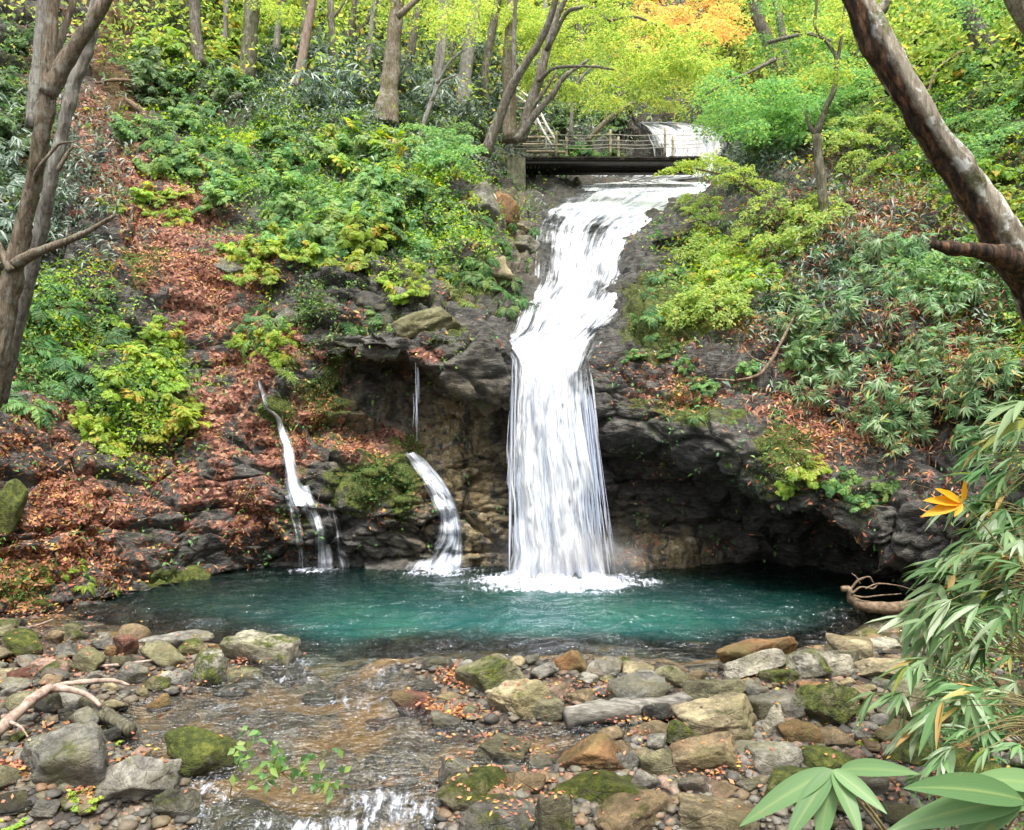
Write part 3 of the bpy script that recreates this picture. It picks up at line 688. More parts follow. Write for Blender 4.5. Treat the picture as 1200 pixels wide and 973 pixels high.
def sdist(x, y, poly):
    """signed distance to a polygon, negative inside"""
    p = np.stack([x, y], -1); d = np.full(x.shape, 1e9); ins = np.zeros(x.shape, bool)
    n = len(poly)
    for k in range(n):
        a, b = poly[k], poly[(k + 1) % n]
        e = b - a; w_ = p - a
        t_ = np.clip((w_ @ e) / (e @ e + 1e-12), 0, 1)
        d = np.minimum(d, ((w_ - t_[..., None] * e) ** 2).sum(-1))
        c = (a[1] > y) != (b[1] > y)
        with np.errstate(divide='ignore', invalid='ignore'):
            xi = a[0] + (y - a[1]) / (b[1] - a[1]) * e[0]
        ins ^= c & (x < xi)
    return np.where(ins, -1, 1) * np.sqrt(d)
def zstream(y):
    return np.interp(y, [2, 4.6, 5.35, 5.75, 6.15, 6.5, 8.6, 9.5], [-0.6, -0.5, -0.4, -0.22, -0.13, -0.11, 0.0, 0.0])
def ground_z(x, y):
    x = np.asarray(x, float); y = np.asarray(y, float)
    sd = sdist(x, y, shore)
    p3 = np.stack([x, y, 0 * x], -1).reshape(-1, 3)
    nz = fbm(p3 * 1.1, 4, 51).reshape(x.shape); nf = fbm(p3 * 4.5, 3, 61).reshape(x.shape)
    zs = zstream(y)
    land = zs + 0.03 + 0.05 * smooth(0, 1.0, sd) + 0.06 * nz * smooth(0, .6, sd) + 0.025 * nf
    bank = np.maximum(0, x - np.interp(y, [0, 4, 5, 10, 14], [1.0, 1.9, 2.75, 5.5, 7.5]))
    land = land + 0.55 * bank + 0.12 * bank ** 1.5 * smooth(0, 1, bank)
    lb = np.maximum(0, -x - np.interp(y, [0, 5, 7, 10, 14], [3.2, 3.9, 5.2, 6.6, 8.5]))
    land = land + 0.5 * lb
    depth = np.where(y > 8.7, 0.05 + 1.5 * smooth(0.15, 2.4, -sd), 0.06 + 0.13 * smooth(0.05, .7, -sd))
    k = smooth(8.2, 9.3, y)
    depth = (0.05 + (0.14 + 0.16 * smooth(7.4, 8.6, y)) * smooth(0.05, .7, -sd)) * (1 - k) + (0.05 + 1.5 * smooth(0.35, 2.6, -sd)) * k
    bed = zs - depth + 0.045 * nz + 0.03 * nf
    t_ = smooth(-0.12, 0.1, sd)
    return bed * (1 - t_) + land * t_, sd
gx = np.concatenate([np.arange(-40, -12, 1.0), np.arange(-12, 10, 0.055), np.arange(10, 40, 1.0)])
gy = np.concatenate([np.arange(-40, 1, 1.0), np.arange(1, 13.2, 0.055), np.arange(13.2, 18, 0.3)])
XX, YY = np.meshgrid(gx, gy, indexing='ij')
ZZ, SD = ground_z(XX, YY)
def grid_faces(a, b):
    i = np.arange(a - 1)[:, None] * b; j = np.arange(b - 1)[None, :]
    return np.stack([i + j, i + b + j, i + b + j + 1, i + j + 1], -1).reshape(-1, 4)
gfaces = grid_faces(len(gx), len(gy))
GV = np.stack([XX, YY, ZZ], -1).reshape(-1, 3)
mossg = smooth(2.2, 4.5, GV[:, 0]) * 0.45 + smooth(-5.0, -7, GV[:, 0]) * 0.4
ground = link('ground', mesh_np('ground', GV, gfaces, {'bed': smooth(0.05, -0.2, SD.ravel()), 'moss': mossg}), M['gravel'])
tag(ground, kind='structure')
BG = BVHTree.FromPolygons(GV.tolist(), gfaces.tolist())

wx = np.arange(-9.5, 9.0, 0.045); wy = np.arange(1.2, 16.2, 0.045)
XX, YY = np.meshgrid(wx, wy, indexing='ij')
gz, sd = ground_z(XX, YY)
x, y, sd, gz = XX.ravel(), YY.ravel(), sd.ravel(), gz.ravel()
zw = zstream(y)
# white water where the stream breaks over stones
FOAMB = [(660, 681, 88, 11, 1.9), (655, 674, 62, 6, 2.4), (345, 778, 40, 14, .62), (330, 795, 50, 14, .55), (450, 785, 40, 12, .62), (410, 822, 90, 9, .62), (270, 830, 50, 10, .58), (300, 845, 60, 7, .4), (420, 850, 70, 8, .35), (440, 800, 40, 9, .5),
         (245, 930, 30, 20, .8), (230, 955, 40, 14, .8), (450, 908, 60, 6, .6), (455, 940, 80, 24, .8), (395, 966, 120, 14, .95), (500, 945, 40, 22, .85), (60, 955, 80, 10, .4), (640, 870, 20, 14, .3), (440, 840, 60, 16, .4), (350, 925, 40, 10, .6), (380, 850, 150, 60, .14), (330, 890, 110, 25, .2), (420, 790, 90, 20, .3), (200, 845, 60, 12, .2),
         (512, 667, 46, 7, 1.2), (370, 668, 34, 5, .9)]
ppx = CX + F * x / np.maximum(y, .1); ppy = HY + F * (CH - zw) / np.maximum(y, .1)
FOAMB = [(a, b, c, d_, w_ * (0.85 if b > 900 else 0.85) if b > 770 else w_) for a, b, c, d_, w_ in FOAMB]
foam = blob(ppx + 9 * fbm(np.stack([x, y, 0 * x], 1) * 3, 3, 3), ppy + 4 * fbm(np.stack([x, y, 0 * x], 1) * 3, 2, 4), FOAMB)
p3 = np.stack([x, y, 0 * x], 1)
strm = 1 - smooth(8.2, 9.4, y)
rr = np.hypot(x - 0.85, y - 13.9)
zw = zw + strm * (0.022 * fbm(p3 * np.array([4.5, 2.6, 1]), 3, 71) + 0.03 * np.clip(foam, 0, 1.2) * fbm(p3 * np.array([7, 4, 1]), 3, 73)) \
     + (1 - strm) * ((0.022 + 0.026 * smooth(14.5, 9.5, y)) * fbm(p3 * np.array([2.0, 3.6, 1]) + 0.6 * fbm(p3 * 1.3, 2, 74)[:, None], 2, 75) + 0.03 * np.exp(-rr / 1.6) * np.sin(rr * 9 + 2 * fbm(p3, 2, 9))) \
     + np.where(y > 12, 0.09 * smooth(0.8, 1.6, foam) * (0.6 + fbm(p3 * 6, 3, 78)), 0)
wf = grid_faces(len(wx), len(wy))
keep = (sd[wf].min(1) < 0.12)
wf = wf[keep]; used = np.unique(wf); remap = np.full(len(x), -1); remap[used] = np.arange(len(used))
WV = np.stack([x, y, zw], 1)[used]
water = link('water', mesh_np('water', WV, remap[wf], {'wdepth': (zw - gz)[used], 'foam': foam[used], 'stream': strm[used], 'ripple': (0.75 + 0.25 * strm)[used], 'teal': np.clip(blob(ppx, ppy, [(620, 740, 330, 42, 1), (420, 742, 150, 34, .8), (850, 750, 130, 34, .75), (650, 700, 90, 16, .7), (300, 715, 140, 24, .25), (820, 705, 140, 20, .3)]), 0, 1)[used]}), M['water'])
tag(water, kind='structure')

# ------------------------------------------------------------------ rays: where a pixel's line of sight meets the place
EYE = Vector((0, 0, CH))
def hit(px, py, what='any'):
    d = Vector(((px - CX) / F, 1.0, (HY - py) / F)).normalized()
    best = None
    for bv in ((BV, BG) if what == 'any' else (BV,) if what == 'slope' else (BG,)):
        loc, nor, idx, dist = bv.ray_cast(EYE, d, 200)
        if loc is not None and (best is None or dist < best[2]):
            if nor.dot(d) > 0: nor = -nor
            best = (np.array(loc), np.array(nor), dist)
    return best

# ------------------------------------------------------------------ waterfalls
def sheet(stations, across=1.0, nu=90, nv=220, bulge=0.18, seed=0, edge=0.16, solid=1.0, lift=0.0, gaps=(), cling=None, wob=3.0):
    """stations (py, px left, px right, distance) from top to bottom -> a rippled sheet of water, uv in metres"""
    st = np.array(stations, float)
    t = np.arange(len(st)); ts = np.linspace(0, len(st) - 1, nv)
    py, xl, xr, d = [pchip(t, st[:, k], ts) for k in range(4)]
    if st.shape[1] > 4: so_ = np.interp(ts, t, st[:, 4])
    else: so_ = np.ones(nv)
    u = np.linspace(0, 1, nu)
    ww = np.minimum(xr - xl, 60) / 60 * wob
    xl = xl + ww * fbm(np.stack([py * .025, np.zeros(nv), np.full(nv, seed * 3.1)], 1), 3, 61); xr = xr + ww * fbm(np.stack([py * .025, np.full(nv, 9.0), np.full(nv, seed * 3.1)], 1), 3, 62)
    px = xl[:, None] + (xr - xl)[:, None] * u[None]
    D = np.repeat(d[:, None], nu, 1) - bulge * (1 - (2 * u - 1) ** 2)[None] - lift
    if cling is not None:
        H = np.full(D.shape, np.nan)
        for a_ in range(0, nv, 3):
            for b_ in range(0, nu, 4):
                h_ = hit(px[a_, b_], py[a_], 'slope')
                if h_ is not None: H[a_, b_] = h_[0][1]
        Hs = H[::3, ::4]; Hs = np.where(np.isnan(Hs), np.nanmean(Hs), Hs)
        for _ in range(3):
            Pd = np.pad(Hs, 1, mode='edge'); Hs = .5 * Hs + .125 * (Pd[:-2, 1:-1] + Pd[2:, 1:-1] + Pd[1:-1, :-2] + Pd[1:-1, 2:])
        ra, rb = np.arange(nv) / 3, np.arange(nu) / 4
        tmp = np.stack([np.interp(ra, np.arange(Hs.shape[0]), Hs[:, b_]) for b_ in range(Hs.shape[1])], 1)
        D = np.stack([np.interp(rb, np.arange(Hs.shape[1]), tmp[a_]) for a_ in range(nv)], 0) - cling
    V = np.stack([(px - CX) / F * D, D, CH + (HY - py[:, None]) / F * D], -1)
    run = np.concatenate([[0], np.cumsum(np.linalg.norm(np.diff(V[:, nu // 2], axis=0), axis=1))])
    wid = np.linalg.norm(V[:, -1] - V[:, 0], axis=1)
    U = (u[None] - 0.5) * np.maximum(wid.mean(), 0.2)
    UV = np.stack([np.repeat(U, nv, 0) + seed * 3.7, np.repeat(run[:, None], nu, 1)], -1)
    q_ = np.stack([UV[..., 0] * 5, UV[..., 1] * 0.9, np.full(UV.shape[:2], seed)], -1).reshape(-1, 3)
    rip = (0.17 * fbm(q_, 4, 80 + seed)).reshape(nv, nu)
    V[..., 1] += rip * min(1.0, wid.mean() / 1.2); V[..., 2] += 0.3 * rip
    e = smooth(0, edge, u) * smooth(0, edge, 1 - u)
    s_ = solid * (0.25 + 0.75 * e)[None] * so_[:, None]
    s_ = s_ + 0.36 * fbm(np.stack([UV[..., 0] * 1.7, UV[..., 1] * 0.8, np.full(UV.shape[:2], seed + 5)], -1).reshape(-1, 3), 3, 85 + seed).reshape(nv, nu)
    for (gx_, gy_, rx, ry, am) in gaps:
        s_ -= am * np.exp(-((px - gx_) / rx) ** 2 - ((py[:, None] - gy_) / ry) ** 2)
    return V.reshape(-1, 3), grid_faces(nv, nu), np.clip(s_, 0, 1.4).ravel(), UV.reshape(-1, 2)

def fall_part(name, parent, mat, stations, **k):
    V, f, s_, UV = sheet(stations, **k)
    return link(name, mesh_np(name, V, f, {'var': s_}, uv=UV), mat, parent)

def strands(name, parent, n, top, bot, dep0, dep1, seed, width=(0.008, 0.03), spread=14, dense=None):
    """thin falling strands and droplet threads between two lines of sight"""
    r = np.random.default_rng(seed); B = Builder()
    for k in range(n):
        u = r.random() if dense is None else float(np.clip(r.choice(dense) + r.normal() * 0.05, 0, 1))
        a, b = sorted(r.random(2) * 1.0)
        if b - a < 0.12: b = min(1, a + 0.12 + 0.3 * r.random())
        pts, rad = [], []
        w0 = r.uniform(*width); sp = r.normal() * 0.05
        for q_ in np.linspace(a, b, 5):
            xl = top[1] + (bot[1] - top[1]) * q_; xr = top[2] + (bot[2] - top[2]) * q_
            py = top[0] + (bot[0] - top[0]) * q_
            d = dep0 + (dep1 - dep0) * q_ ** 0.7 + sp - 0.14
            pts.append(P(xl + (xr - xl) * u + r.normal() * 0.35, py, d)); rad.append(w0)
        rad = np.array(rad) * np.array([0.2, 0.9, 1.0, 0.8, 0.12])
        v, f = tube(pts, rad, sides=4, cap=False, sub=2); B.add(v, f, r.random())
    return B.build(name, M['strand'], parent)

MAIN = [(214, 686, 866, 29.8, .95), (222, 664, 892, 27.3, 1.0), (236, 645, 876, 25.2, 1.05), (249, 635, 836, 23.3, .95), (266, 630, 796, 21.8, .82), (300, 628, 768, 20.0, .8), (332, 624, 754, 18.75, .84), (362, 610, 736, 17.5, .9),
        (386, 603, 714, 16.5, .9), (402, 584, 702, 15.55, 1.05), (416, 596, 693, 14.95, 1.1), (436, 600, 690, 14.6, 1.15), (470, 598, 691, 14.4, 1.25), (520, 596, 698, 14.2, 1.2), (580, 597, 707, 14.05, 1.2), (630, 599, 714, 13.98, 1.2), (676, 597, 723, 13.9, 1.3)]
wfall = empty('waterfall'); tag(wfall, 'tall white main waterfall plunging over the rock lip into the pool', 'waterfall')
fall_part('water_sheet', wfall, M['fall'], MAIN, nu=150, nv=420, seed=1, solid=1.06, lift=0.22, edge=.24,
          gaps=[(700, 268, 16, 12, .5), (665, 275, 9, 10, .45), (690, 600, 12, 60, .5), (700, 520, 8, 60, .45), (716, 600, 18, 100, .75), (650, 330, 12, 26, .45), (700, 330, 16, 40, .3), (655, 262, 10, 14, .5), (680, 262, 8, 12, .4), (735, 300, 10, 30, .35), (720, 235, 30, 5, .4), (760, 230, 30, 5, .3), (690, 222, 16, 6, .5), (640, 300, 8, 30, .5), (630, 365, 12, 10, .5), (690, 380, 14, 14, .35), (640, 450, 8, 40, .25), (668, 520, 7, 60, .25), (678, 620, 8, 40, .4)])
fall_part('inner_sheet', wfall, M['fall'], [(p_, a + 6, b - 6, d + .12, s_) for p_, a, b, d, s_ in MAIN], nu=80, nv=300, seed=4, solid=0.6, lift=0.1,
          gaps=[(700, 268, 18, 14, .7), (665, 275, 12, 12, .7), (692, 600, 14, 80, .5), (710, 600, 14, 80, .5)])
strands('water_strand', wfall, 170, (418, 600, 690), (676, 596, 722), 14.75, 13.75, 5, (0.005, 0.02))
strands('water_strand', wfall, 46, (450, 682, 692), (668, 688, 724), 14.5, 13.85, 6, (0.004, 0.012))
strands('water_strand', wfall, 8, (412, 599, 608), (600, 590, 606), 14.9, 14.3, 8, (0.003, 0.009))
# the slab of fast water under the footbridge and the upper step behind it
UP = [(212, 690, 800, 30.3, .7), (206, 684, 852, 31.0, .85), (200, 694, 854, 31.8, .9), (193, 716, 854, 32.6, 1.0), (187, 745, 852, 33.3, 1.1)]
upper = empty('waterfall'); tag(upper, 'upper waterfall step half hidden behind the timber footbridge railing', 'waterfall')
fall_part('water_sheet', upper, M['fall'], [(143, 742, 782, 35.2, 1.1), (148, 746, 826, 34.9, 1.3), (154, 752, 838, 34.5, 1.4), (166, 762, 846, 33.9, 1.4), (178, 768, 850, 33.4, 1.3), (189, 768, 852, 33.0, 1.3)], nu=100, nv=120, seed=2, solid=.95, lift=0.35, edge=.2, wob=9,
          gaps=[(775, 178, 6, 12, .5), (792, 172, 5, 12, .4), (805, 180, 5, 10, .5)])
rapid = fall_part('rapids', None, M['fall'], UP[::-1] + [(217, 680, 852, 28.4, .95), (224, 672, 850, 27.0, .9)], nu=120, nv=120, seed=3, solid=.98, lift=0.35, edge=.12, gaps=[(730, 205, 20, 4, .5), (780, 200, 25, 3, .4), (710, 222, 14, 5, .5)])
tag(rapid, 'white rapids sliding over the rock slab beneath the footbridge', 'rapids')
side = empty('waterfall'); tag(side, 'short fan-shaped side fall beside the mossy ledge', 'waterfall')
S2 = [(533, 474, 486, 15.15, 1.0), (540, 480, 496, 15.0, 1.1), (558, 492, 514, 14.75, 1.1), (580, 502, 530, 14.5, 1.1), (604, 511, 541, 14.35, 1.05), (628, 508, 548, 14.2, .95), (648, 490, 550, 14.05, .9), (669, 474, 552, 13.9, 1.0)]
fall_part('water_sheet', side, M['softfall'], S2, nu=50, nv=140, seed=6, solid=1.05, edge=.3, cling=.1, gaps=[(500, 648, 14, 12, .7), (522, 610, 8, 20, .3)])
fall_part('inner_sheet', side, M['softfall'], S2, nu=50, nv=140, seed=16, solid=.8, edge=.35, cling=.17, gaps=[(500, 648, 16, 14, .8)])
tr = empty('waterfall'); tag(tr, 'thin twin-stranded trickle running down the leafy bank on the left', 'waterfall')
for k, st in enumerate([[(448, 299, 306, 15.45, .8), (462, 300, 312, 15.35, .7), (478, 304, 318, 15.25, .6), (490, 318, 331, 15.15, 1.0), (505, 321, 337, 15.0, .95), (540, 326, 348, 14.75, .9), (575, 330, 362, 14.6, .85), (590, 334, 368, 14.55, .8)],
                        [(578, 332, 352, 14.55, .9), (600, 340, 354, 14.45, .9), (630, 345, 358, 14.35, .95), (668, 346, 362, 14.2, .9)],
                        [(570, 344, 364, 14.6, .8), (590, 352, 370, 14.5, .9), (615, 364, 380, 14.4, .95), (640, 368, 386, 14.3, .9), (668, 368, 390, 14.15, .9)],
                        [(600, 380, 392, 14.4, .3), (630, 386, 402, 14.3, .45), (668, 388, 412, 14.15, .4)]]):
    fall_part('water_sheet', tr, M['thinfall'], st, nu=26, nv=110, seed=10 + k, solid=1.0, cling=.15, edge=.4, wob=10)
# spray hanging where the main fall meets the pool
sm = NT('fall_spray')
tc = sm.n('TexCoord').outputs['Object']
rad_ = sm.n('VectorMath', {0: tc}, operation='LENGTH').outputs['Value']
den = sm.math('MULTIPLY', sm.math('MULTIPLY', sm.math('SUBTRACT', 1.0, sm.ss(rad_, 0.15, 0.98)), sm.ss(sm.noise(tc, 2.2, 3, 0.6), 0.3, 0.75)), 2.4)
pv_ = sm.n('VolumePrincipled', {'Color': (0.97, 0.98, 1.0, 1), 'Density': den, 'Anisotropy': 0.2})
sm.t.links.new(pv_.outputs[0], sm.out.inputs['Volume'])
bm_ = bmesh.new(); bmesh.ops.create_icosphere(bm_, subdivisions=3, radius=1.0); me_ = bpy.data.meshes.new('spray'); bm_.to_mesh(me_); bm_.free()
sp_ = link('spray', me_, sm.m); sp_.location = Vector(P(668, 655, 13.6)); sp_.scale = (1.6, .8, .8)
tag(sp_, 'white spray drifting at the foot of the main waterfall', 'spray', kind='stuff')
dr = Builder(); r_ = np.random.default_rng(3)
for k in range(10):
    x0 = 488 + r_.normal() * 1.2
    a = r_.random() * .6; b = a + .4
    v, f = tube([P(x0, 418 + 100 * a, 14.55), P(x0 + .4, 418 + 100 * (a + b) / 2, 14.55), P(x0 + r_.normal(), 418 + 100 * b, 14.55)], [.002, .005, .002], sides=4, cap=False, sub=3); dr.add(v, f, r_.random())
drip = dr.build('water_drip', M['strand']); tag(drip, 'fine thread of water dripping from the rock overhang beside the main fall', 'waterfall')
# ------------------------------------------------------------------ stones
def ico(sub):
    bm = bmesh.new(); bmesh.ops.create_icosphere(bm, subdivisions=sub, radius=1.0)
    v = np.array([q.co[:] for q in bm.verts]); f = np.array([[q.index for q in fc.verts] for fc in bm.faces]); bm.free()
    return unit(v), f
ICO = {k: ico(k) for k in (2, 3, 4, 5)}
def rock_shape(seed, sub=4, sharp=0.5, rough=1.0):
    r = np.random.default_rng(seed); n, f = ICO[sub]
    k = int(9 + 6 * r.random() + 5 * (1 - sharp))
    pl = unit(r.normal(size=(k, 3))); d = r.uniform(0.55, 0.95, k)
    if sharp >= .45:
        Q = np.array(Euler((r.normal() * .38, r.normal() * .34, r.random() * 3.0)).to_matrix())
        ax6 = np.concatenate([np.eye(3), -np.eye(3)]) @ Q.T
        ax6 = unit(ax6 + r.normal(size=(6, 3)) * .16)
        m5 = int(r.integers(3, 7))
        pl = np.concatenate([ax6, pl[:m5]]); d = np.concatenate([r.uniform(.5, .64, 6), r.uniform(.62, .9, m5)])
    dots = np.maximum(n @ pl.T, 1e-3) / d[None]
    p_ = 9 + 60 * sharp
    rad = ((dots ** p_).sum(1) + 1.0) ** (-1 / p_)
    v = n * rad[:, None]
    s_ = r.random() * 50
    v += n * (0.07 * fbm(v * 1.6 + s_, 3, seed % 97) + rough * 0.022 * fbm(v * 5 + s_, 3, seed % 89))[:, None]
    c, g_, ci = cells(v * np.array([1.7, 1.7, 2.6]) + s_, seed % 83)
    v += n * (sharp * ((ci - 0.5) * 0.08 - 0.045 * (1 - smooth(0, 0.09, g_))))[:, None]
    lo, hi = v.min(0), v.max(0)
    return (v - (lo + hi) / 2) / (hi - lo) * 2, f
C_ = dict(grey=(.19, .187, .172), light=(.32, .31, .285), pale=(.40, .38, .32), brown=(.24, .18, .11), rust=(.25, .135, .06), olive=(.2, .19, .12), dark=(.05, .048, .043), slate=(.095, .092, .083),
          pink=(.32, .215, .175), red=(.17, .075, .055), tan=(.34, .29, .19))
ROCKS = []
def rock(box, col, moss, label, short, seed, sharp=0.5, deep=0.8, tilt=0.0, yaw=None, where='ground', d=None, name='rock', sink=0.0, cat='rock', group=None, sub=None):
    x0, y0, x1, y1 = box; cx, cy_ = (x0 + x1) / 2, (y0 + y1) / 2
    if d is None:
        h_ = hit(cx, y1 - 0.12 * (y1 - y0), where); d = h_[0][1]
        dd = (x1 - x0) / F * d * deep; d = d + (0.32 if where == 'ground' else 0.5) * dd
    c = P(cx, cy_, d)
    w_, hh = (x1 - x0) / F * d, (y1 - y0) / F * d
    dep = max(w_, hh * 0.7) * deep
    hh = max(0.6 * hh, hh - 0.06 * dep)
    top = c[2] + hh / 2
    bot = c[2] - hh / 2
    if where == 'ground':
        gz_ = float(ground_z(np.array([c[0]]), np.array([c[1]]))[0][0])
        bot = min(bot, gz_ - 0.03)
        if bot < gz_ - 0.3: bot = gz_ - 0.3
    bot -= sink
    v, f = rock_shape(seed, sub or (5 if (x1 - x0) > 60 else 4), sharp)
    ct, st = math.cos(math.radians(tilt)), math.sin(math.radians(tilt))
    v = v * np.array([w_ / 2 * 1.1, dep / 2, (top - bot) / 2])
    if tilt:
        v = np.stack([v[:, 0] * ct - v[:, 2] * st, v[:, 1], v[:, 0] * st + v[:, 2] * ct], 1)
        lo, hi = v.min(0), v.max(0); v = v - (lo + hi) / 2
        v = v * np.array([1.1 * w_ / (hi[0] - lo[0]), 1, (top - bot) / (hi[2] - lo[2])])
    o = link(name, mesh_np(name, v, f), M['rock'])
    o.location = (c[0], c[1], (top + bot) / 2)
    o.color = (*C_[col], moss)
    tag(o, label, cat, group)
    ROCKS.append((box, short, c[:2], max(w_, dep) / 2, o))
    return o
R = rock
# left bank of the stream
R((20,848,137,933),'grey',.42,'big flat-topped grey boulder with lichened dark front at the lower left','big flat-topped boulder',101,.55,.8,-3)
R((112,882,206,952),'light',.34,'wedge-shaped grey boulder with smooth sloping top beside the green mossy boulder','wedge-shaped boulder',102,.6,.8,14)
R((195,850,274,923),'olive',.98,'rounded boulder wholly covered in olive green moss by the stream','olive mossy boulder',103,.1,.85,-8)
R((182,922,236,965),'grey',.55,'low mossy stone lying below the olive mossy boulder','low mossy stone',104,.4)
R((266,739,349,798),'pale',.5,'pale pointed boulder with moss cap standing at the pool outlet','pale pointed boulder',105,.55,.7,-10)
R((226,760,262,812),'light',.72,'upright pale stone with thick moss beside the pale outlet boulder','upright mossy stone',106,.5)
R((252,780,305,807),'olive',.45,'low olive stone lying in front of the pale outlet boulder','low olive stone',107,.3)
R((247,800,290,822),'grey',.2,'flat grey stone at the water edge below the upright mossy stone','flat edge stone',108,.5)
R((356,809,395,828),'dark',.1,'wet dark stone alone in the riffle in midstream','wet midstream stone',109,.35)
R((163,739,247,765),'light',.18,'long smooth pale stone lying like a log on the pool shore','long smooth stone',110,.15,.35,5)
R((134,744,162,772),'red',.08,'reddish angular stone beside the long smooth pale stone','reddish shore stone',111,.7)
R((208,748,242,772),'tan',.6,'yellowish mossy stone in front of the long smooth pale stone','yellowish mossy stone',112,.4)
R((136,774,174,806),'grey',.12,'squat grey stone in the middle of the left gravel bar','squat grey stone',113,.4)
R((86,758,120,793),'olive',.22,'tilted greenish slab stone on the left gravel bar','tilted greenish slab',114,.7,.6,-28)
R((66,752,91,774),'grey',.1,'small block of grey stone near the left shore','grey block',115,.7)
R((4,736,52,774),'olive',.8,'stone with yellow-green moss cap at the left edge of the pool shore','moss-capped shore stone',116,.35)
R((-14,728,18,750),'olive',.5,'half hidden mossy stone at the far left edge of the shore','half hidden stone',117,.4)
R((40,808,76,844),'dark',.15,'dark grey stone under the driftwood branch','dark stone under driftwood',118,.5)
R((72,822,98,850),'dark',.2,'dark stone beside the hollow log stub','dark stone by the log stub',119,.5)
R((-20,928,38,962),'dark',.15,'dark wet stone in the lower left corner','dark corner stone',120,.5)
R((38,935,70,962),'grey',.2,'grey stone between the dark corner stone and the wedge-shaped boulder','grey corner stone',171,.5)
R((200,944,362,1000),'grey',.1,'broad wet slab at the lip of the little cascade','broad wet slab',121,.35,.55,0)
R((8,781,36,806),'red',.05,'brownish red stone on the left gravel bar near the frame edge','brownish red bar stone',122,.6)
R((36,772,62,790),'pink',.05,'pinkish flat stone on the left gravel bar','pinkish bar stone',123,.5)
R((-8,792,34,815),'grey',.15,'rounded grey stone above the driftwood branch','rounded stone above driftwood',124,.3)
R((48,790,74,812),'brown',.1,'brown stone touching the upper side of the driftwood branch','brown stone by driftwood',125,.5)
R((172,790,200,812),'olive',.5,'small mossy stone right of the squat grey stone','small mossy bar stone',126,.4)
R((196,782,226,806),'grey',.35,'grey stone wedged against the upright mossy stone','wedged grey stone',127,.5)
R((108,745,134,764),'grey',.05,'grey slab stone left of the reddish shore stone','grey slab',128,.8)
R((262,752,286,776),'grey',.5,'mossy grey stone leaning on the pale outlet boulder','leaning mossy stone',129,.5)
# middle of the bar
R((536,771,612,823),'olive',.6,'long mossy boulder lying behind the big angular boulder','long mossy boulder',130,.45,.6,18)
R((571,796,645,845),'tan',.3,'big angular tan boulder with a sharp front edge on the middle bar','big angular boulder',131,.95,.75,-12)
R((615,812,660,846),'olive',.25,'brown-green stone leaning on the right flank of the big angular boulder','flank stone',132,.7)
R((626,797,680,829),'pink',.05,'pinkish flat stone strewn with leaves right of the big angular boulder','pinkish flat stone',133,.5)
R((460,809,511,844),'red',.12,'dark red stone standing in the stream','dark red stone',134,.6,.8,-8)
R((684,767,729,799),'light',.02,'smooth rounded grey stone at the pool edge','smooth round stone',135,.02,.8)
R((486,794,534,810),'dark',.05,'flat dark stone awash at the stream mouth','flat awash stone',136,.4)
R((430,842,466,854),'red',.05,'flat purplish stone barely above water left of the red stone','flat purplish stone',137,.3)
R((554,865,620,907),'olive',.32,'pyramid-shaped greenish stone in the side pool','pyramid stone',138,.85,.8,0)
R((514,886,550,928),'grey',.3,'dark stone with reddish top at the right side of the cascade','red-topped cascade stone',139,.6)
R((652,862,730,909),'rust',.16,'rusty orange boulder beside the side pool','rusty orange boulder',140,.6,.8,12)
R((641,900,752,946),'olive',.85,'mossy overhanging slab with a dark hollow beneath','mossy overhanging slab',141,.3,.7,-4)
R((698,929,792,990),'brown',.32,'square-edged brown boulder at the bottom of the frame below the mossy slab','square brown boulder',142,.8,.8,6)
R((750,874,796,918),'olive',.4,'olive grey stone right of the rusty boulder','olive grey stone',143,.5)
R((718,880,750,908),'grey',.1,'grey stone tucked behind the mossy overhanging slab','tucked grey stone',144,.6)
R((738,900,772,934),'light',.1,'light grey stone right of the mossy overhanging slab','light grey stone',145,.6)
R((516,904,602,950),'olive',.75,'mossy boulder sprinkled with yellow leaves at the cascade edge','leaf-sprinkled boulder',146,.35)
R((540,936,634,1000),'grey',.42,'grey lichened boulder at the bottom edge of the frame by the cascade','bottom lichened boulder',147,.4)
R((628,928,672,990),'olive',.5,'mossy stone under the left end of the mossy slab','stone under the slab',148,.5)
R((741,844,792,868),'brown',.12,'flat brown stone just below the weathered logs','flat brown stone',149,.5)
R((782,842,818,880),'olive',.7,'dark mossy block right of the flat brown stone','dark mossy block',150,.6)
R((662,806,700,830),'brown',.2,'brown stone poking out beside the pinkish flat stone','brown poking stone',151,.5)
R((567,846,624,860),'dark',.15,'low dark slab awash below the big angular boulder','awash slab',152,.4)
R((545,766,575,786),'dark',.25,'dark stone at the pool lip behind the long mossy boulder','dark lip stone',153,.4)
R((495,770,532,786),'dark',.2,'low dark stone where the pool spills into the stream','spill stone',154,.3)
R((700,826,738,850),'olive',.3,'olive stone under the near weathered log','olive log stone',155,.5)
# right bar
R((842,741,929,790),'rust',.14,'reddish brown angular boulder highest on the right shore','reddish brown boulder',156,.75,.7,20)
R((850,760,919,798),'pale',.06,'pale slab leaning on the reddish brown boulder','pale leaning slab',157,.6,.6,22)
R((916,755,978,798),'light',.6,'whitish stone mottled with green lichen on the right shore','whitish lichened stone',158,.6)
R((960,762,996,800),'pale',.45,'pale knobbly stone right of the whitish lichened stone','pale knobbly stone',159,.6)
R((794,791,882,834),'olive',.42,'long grey-green boulder in the middle of the right bar','long grey-green boulder',160,.5,.6,5)
R((794,815,888,878),'tan',.26,'big tan rectangular boulder on the right bar','big rectangular boulder',161,.75,.75,9)
R((788,860,866,910),'brown',.2,'brown slab tilted against the big rectangular boulder','tilted brown slab',162,.8,.6,22)
R((878,871,937,912),'light',.05,'light grey angular stone with dark underside on the right bar','light angular stone',163,.7,.7,8)
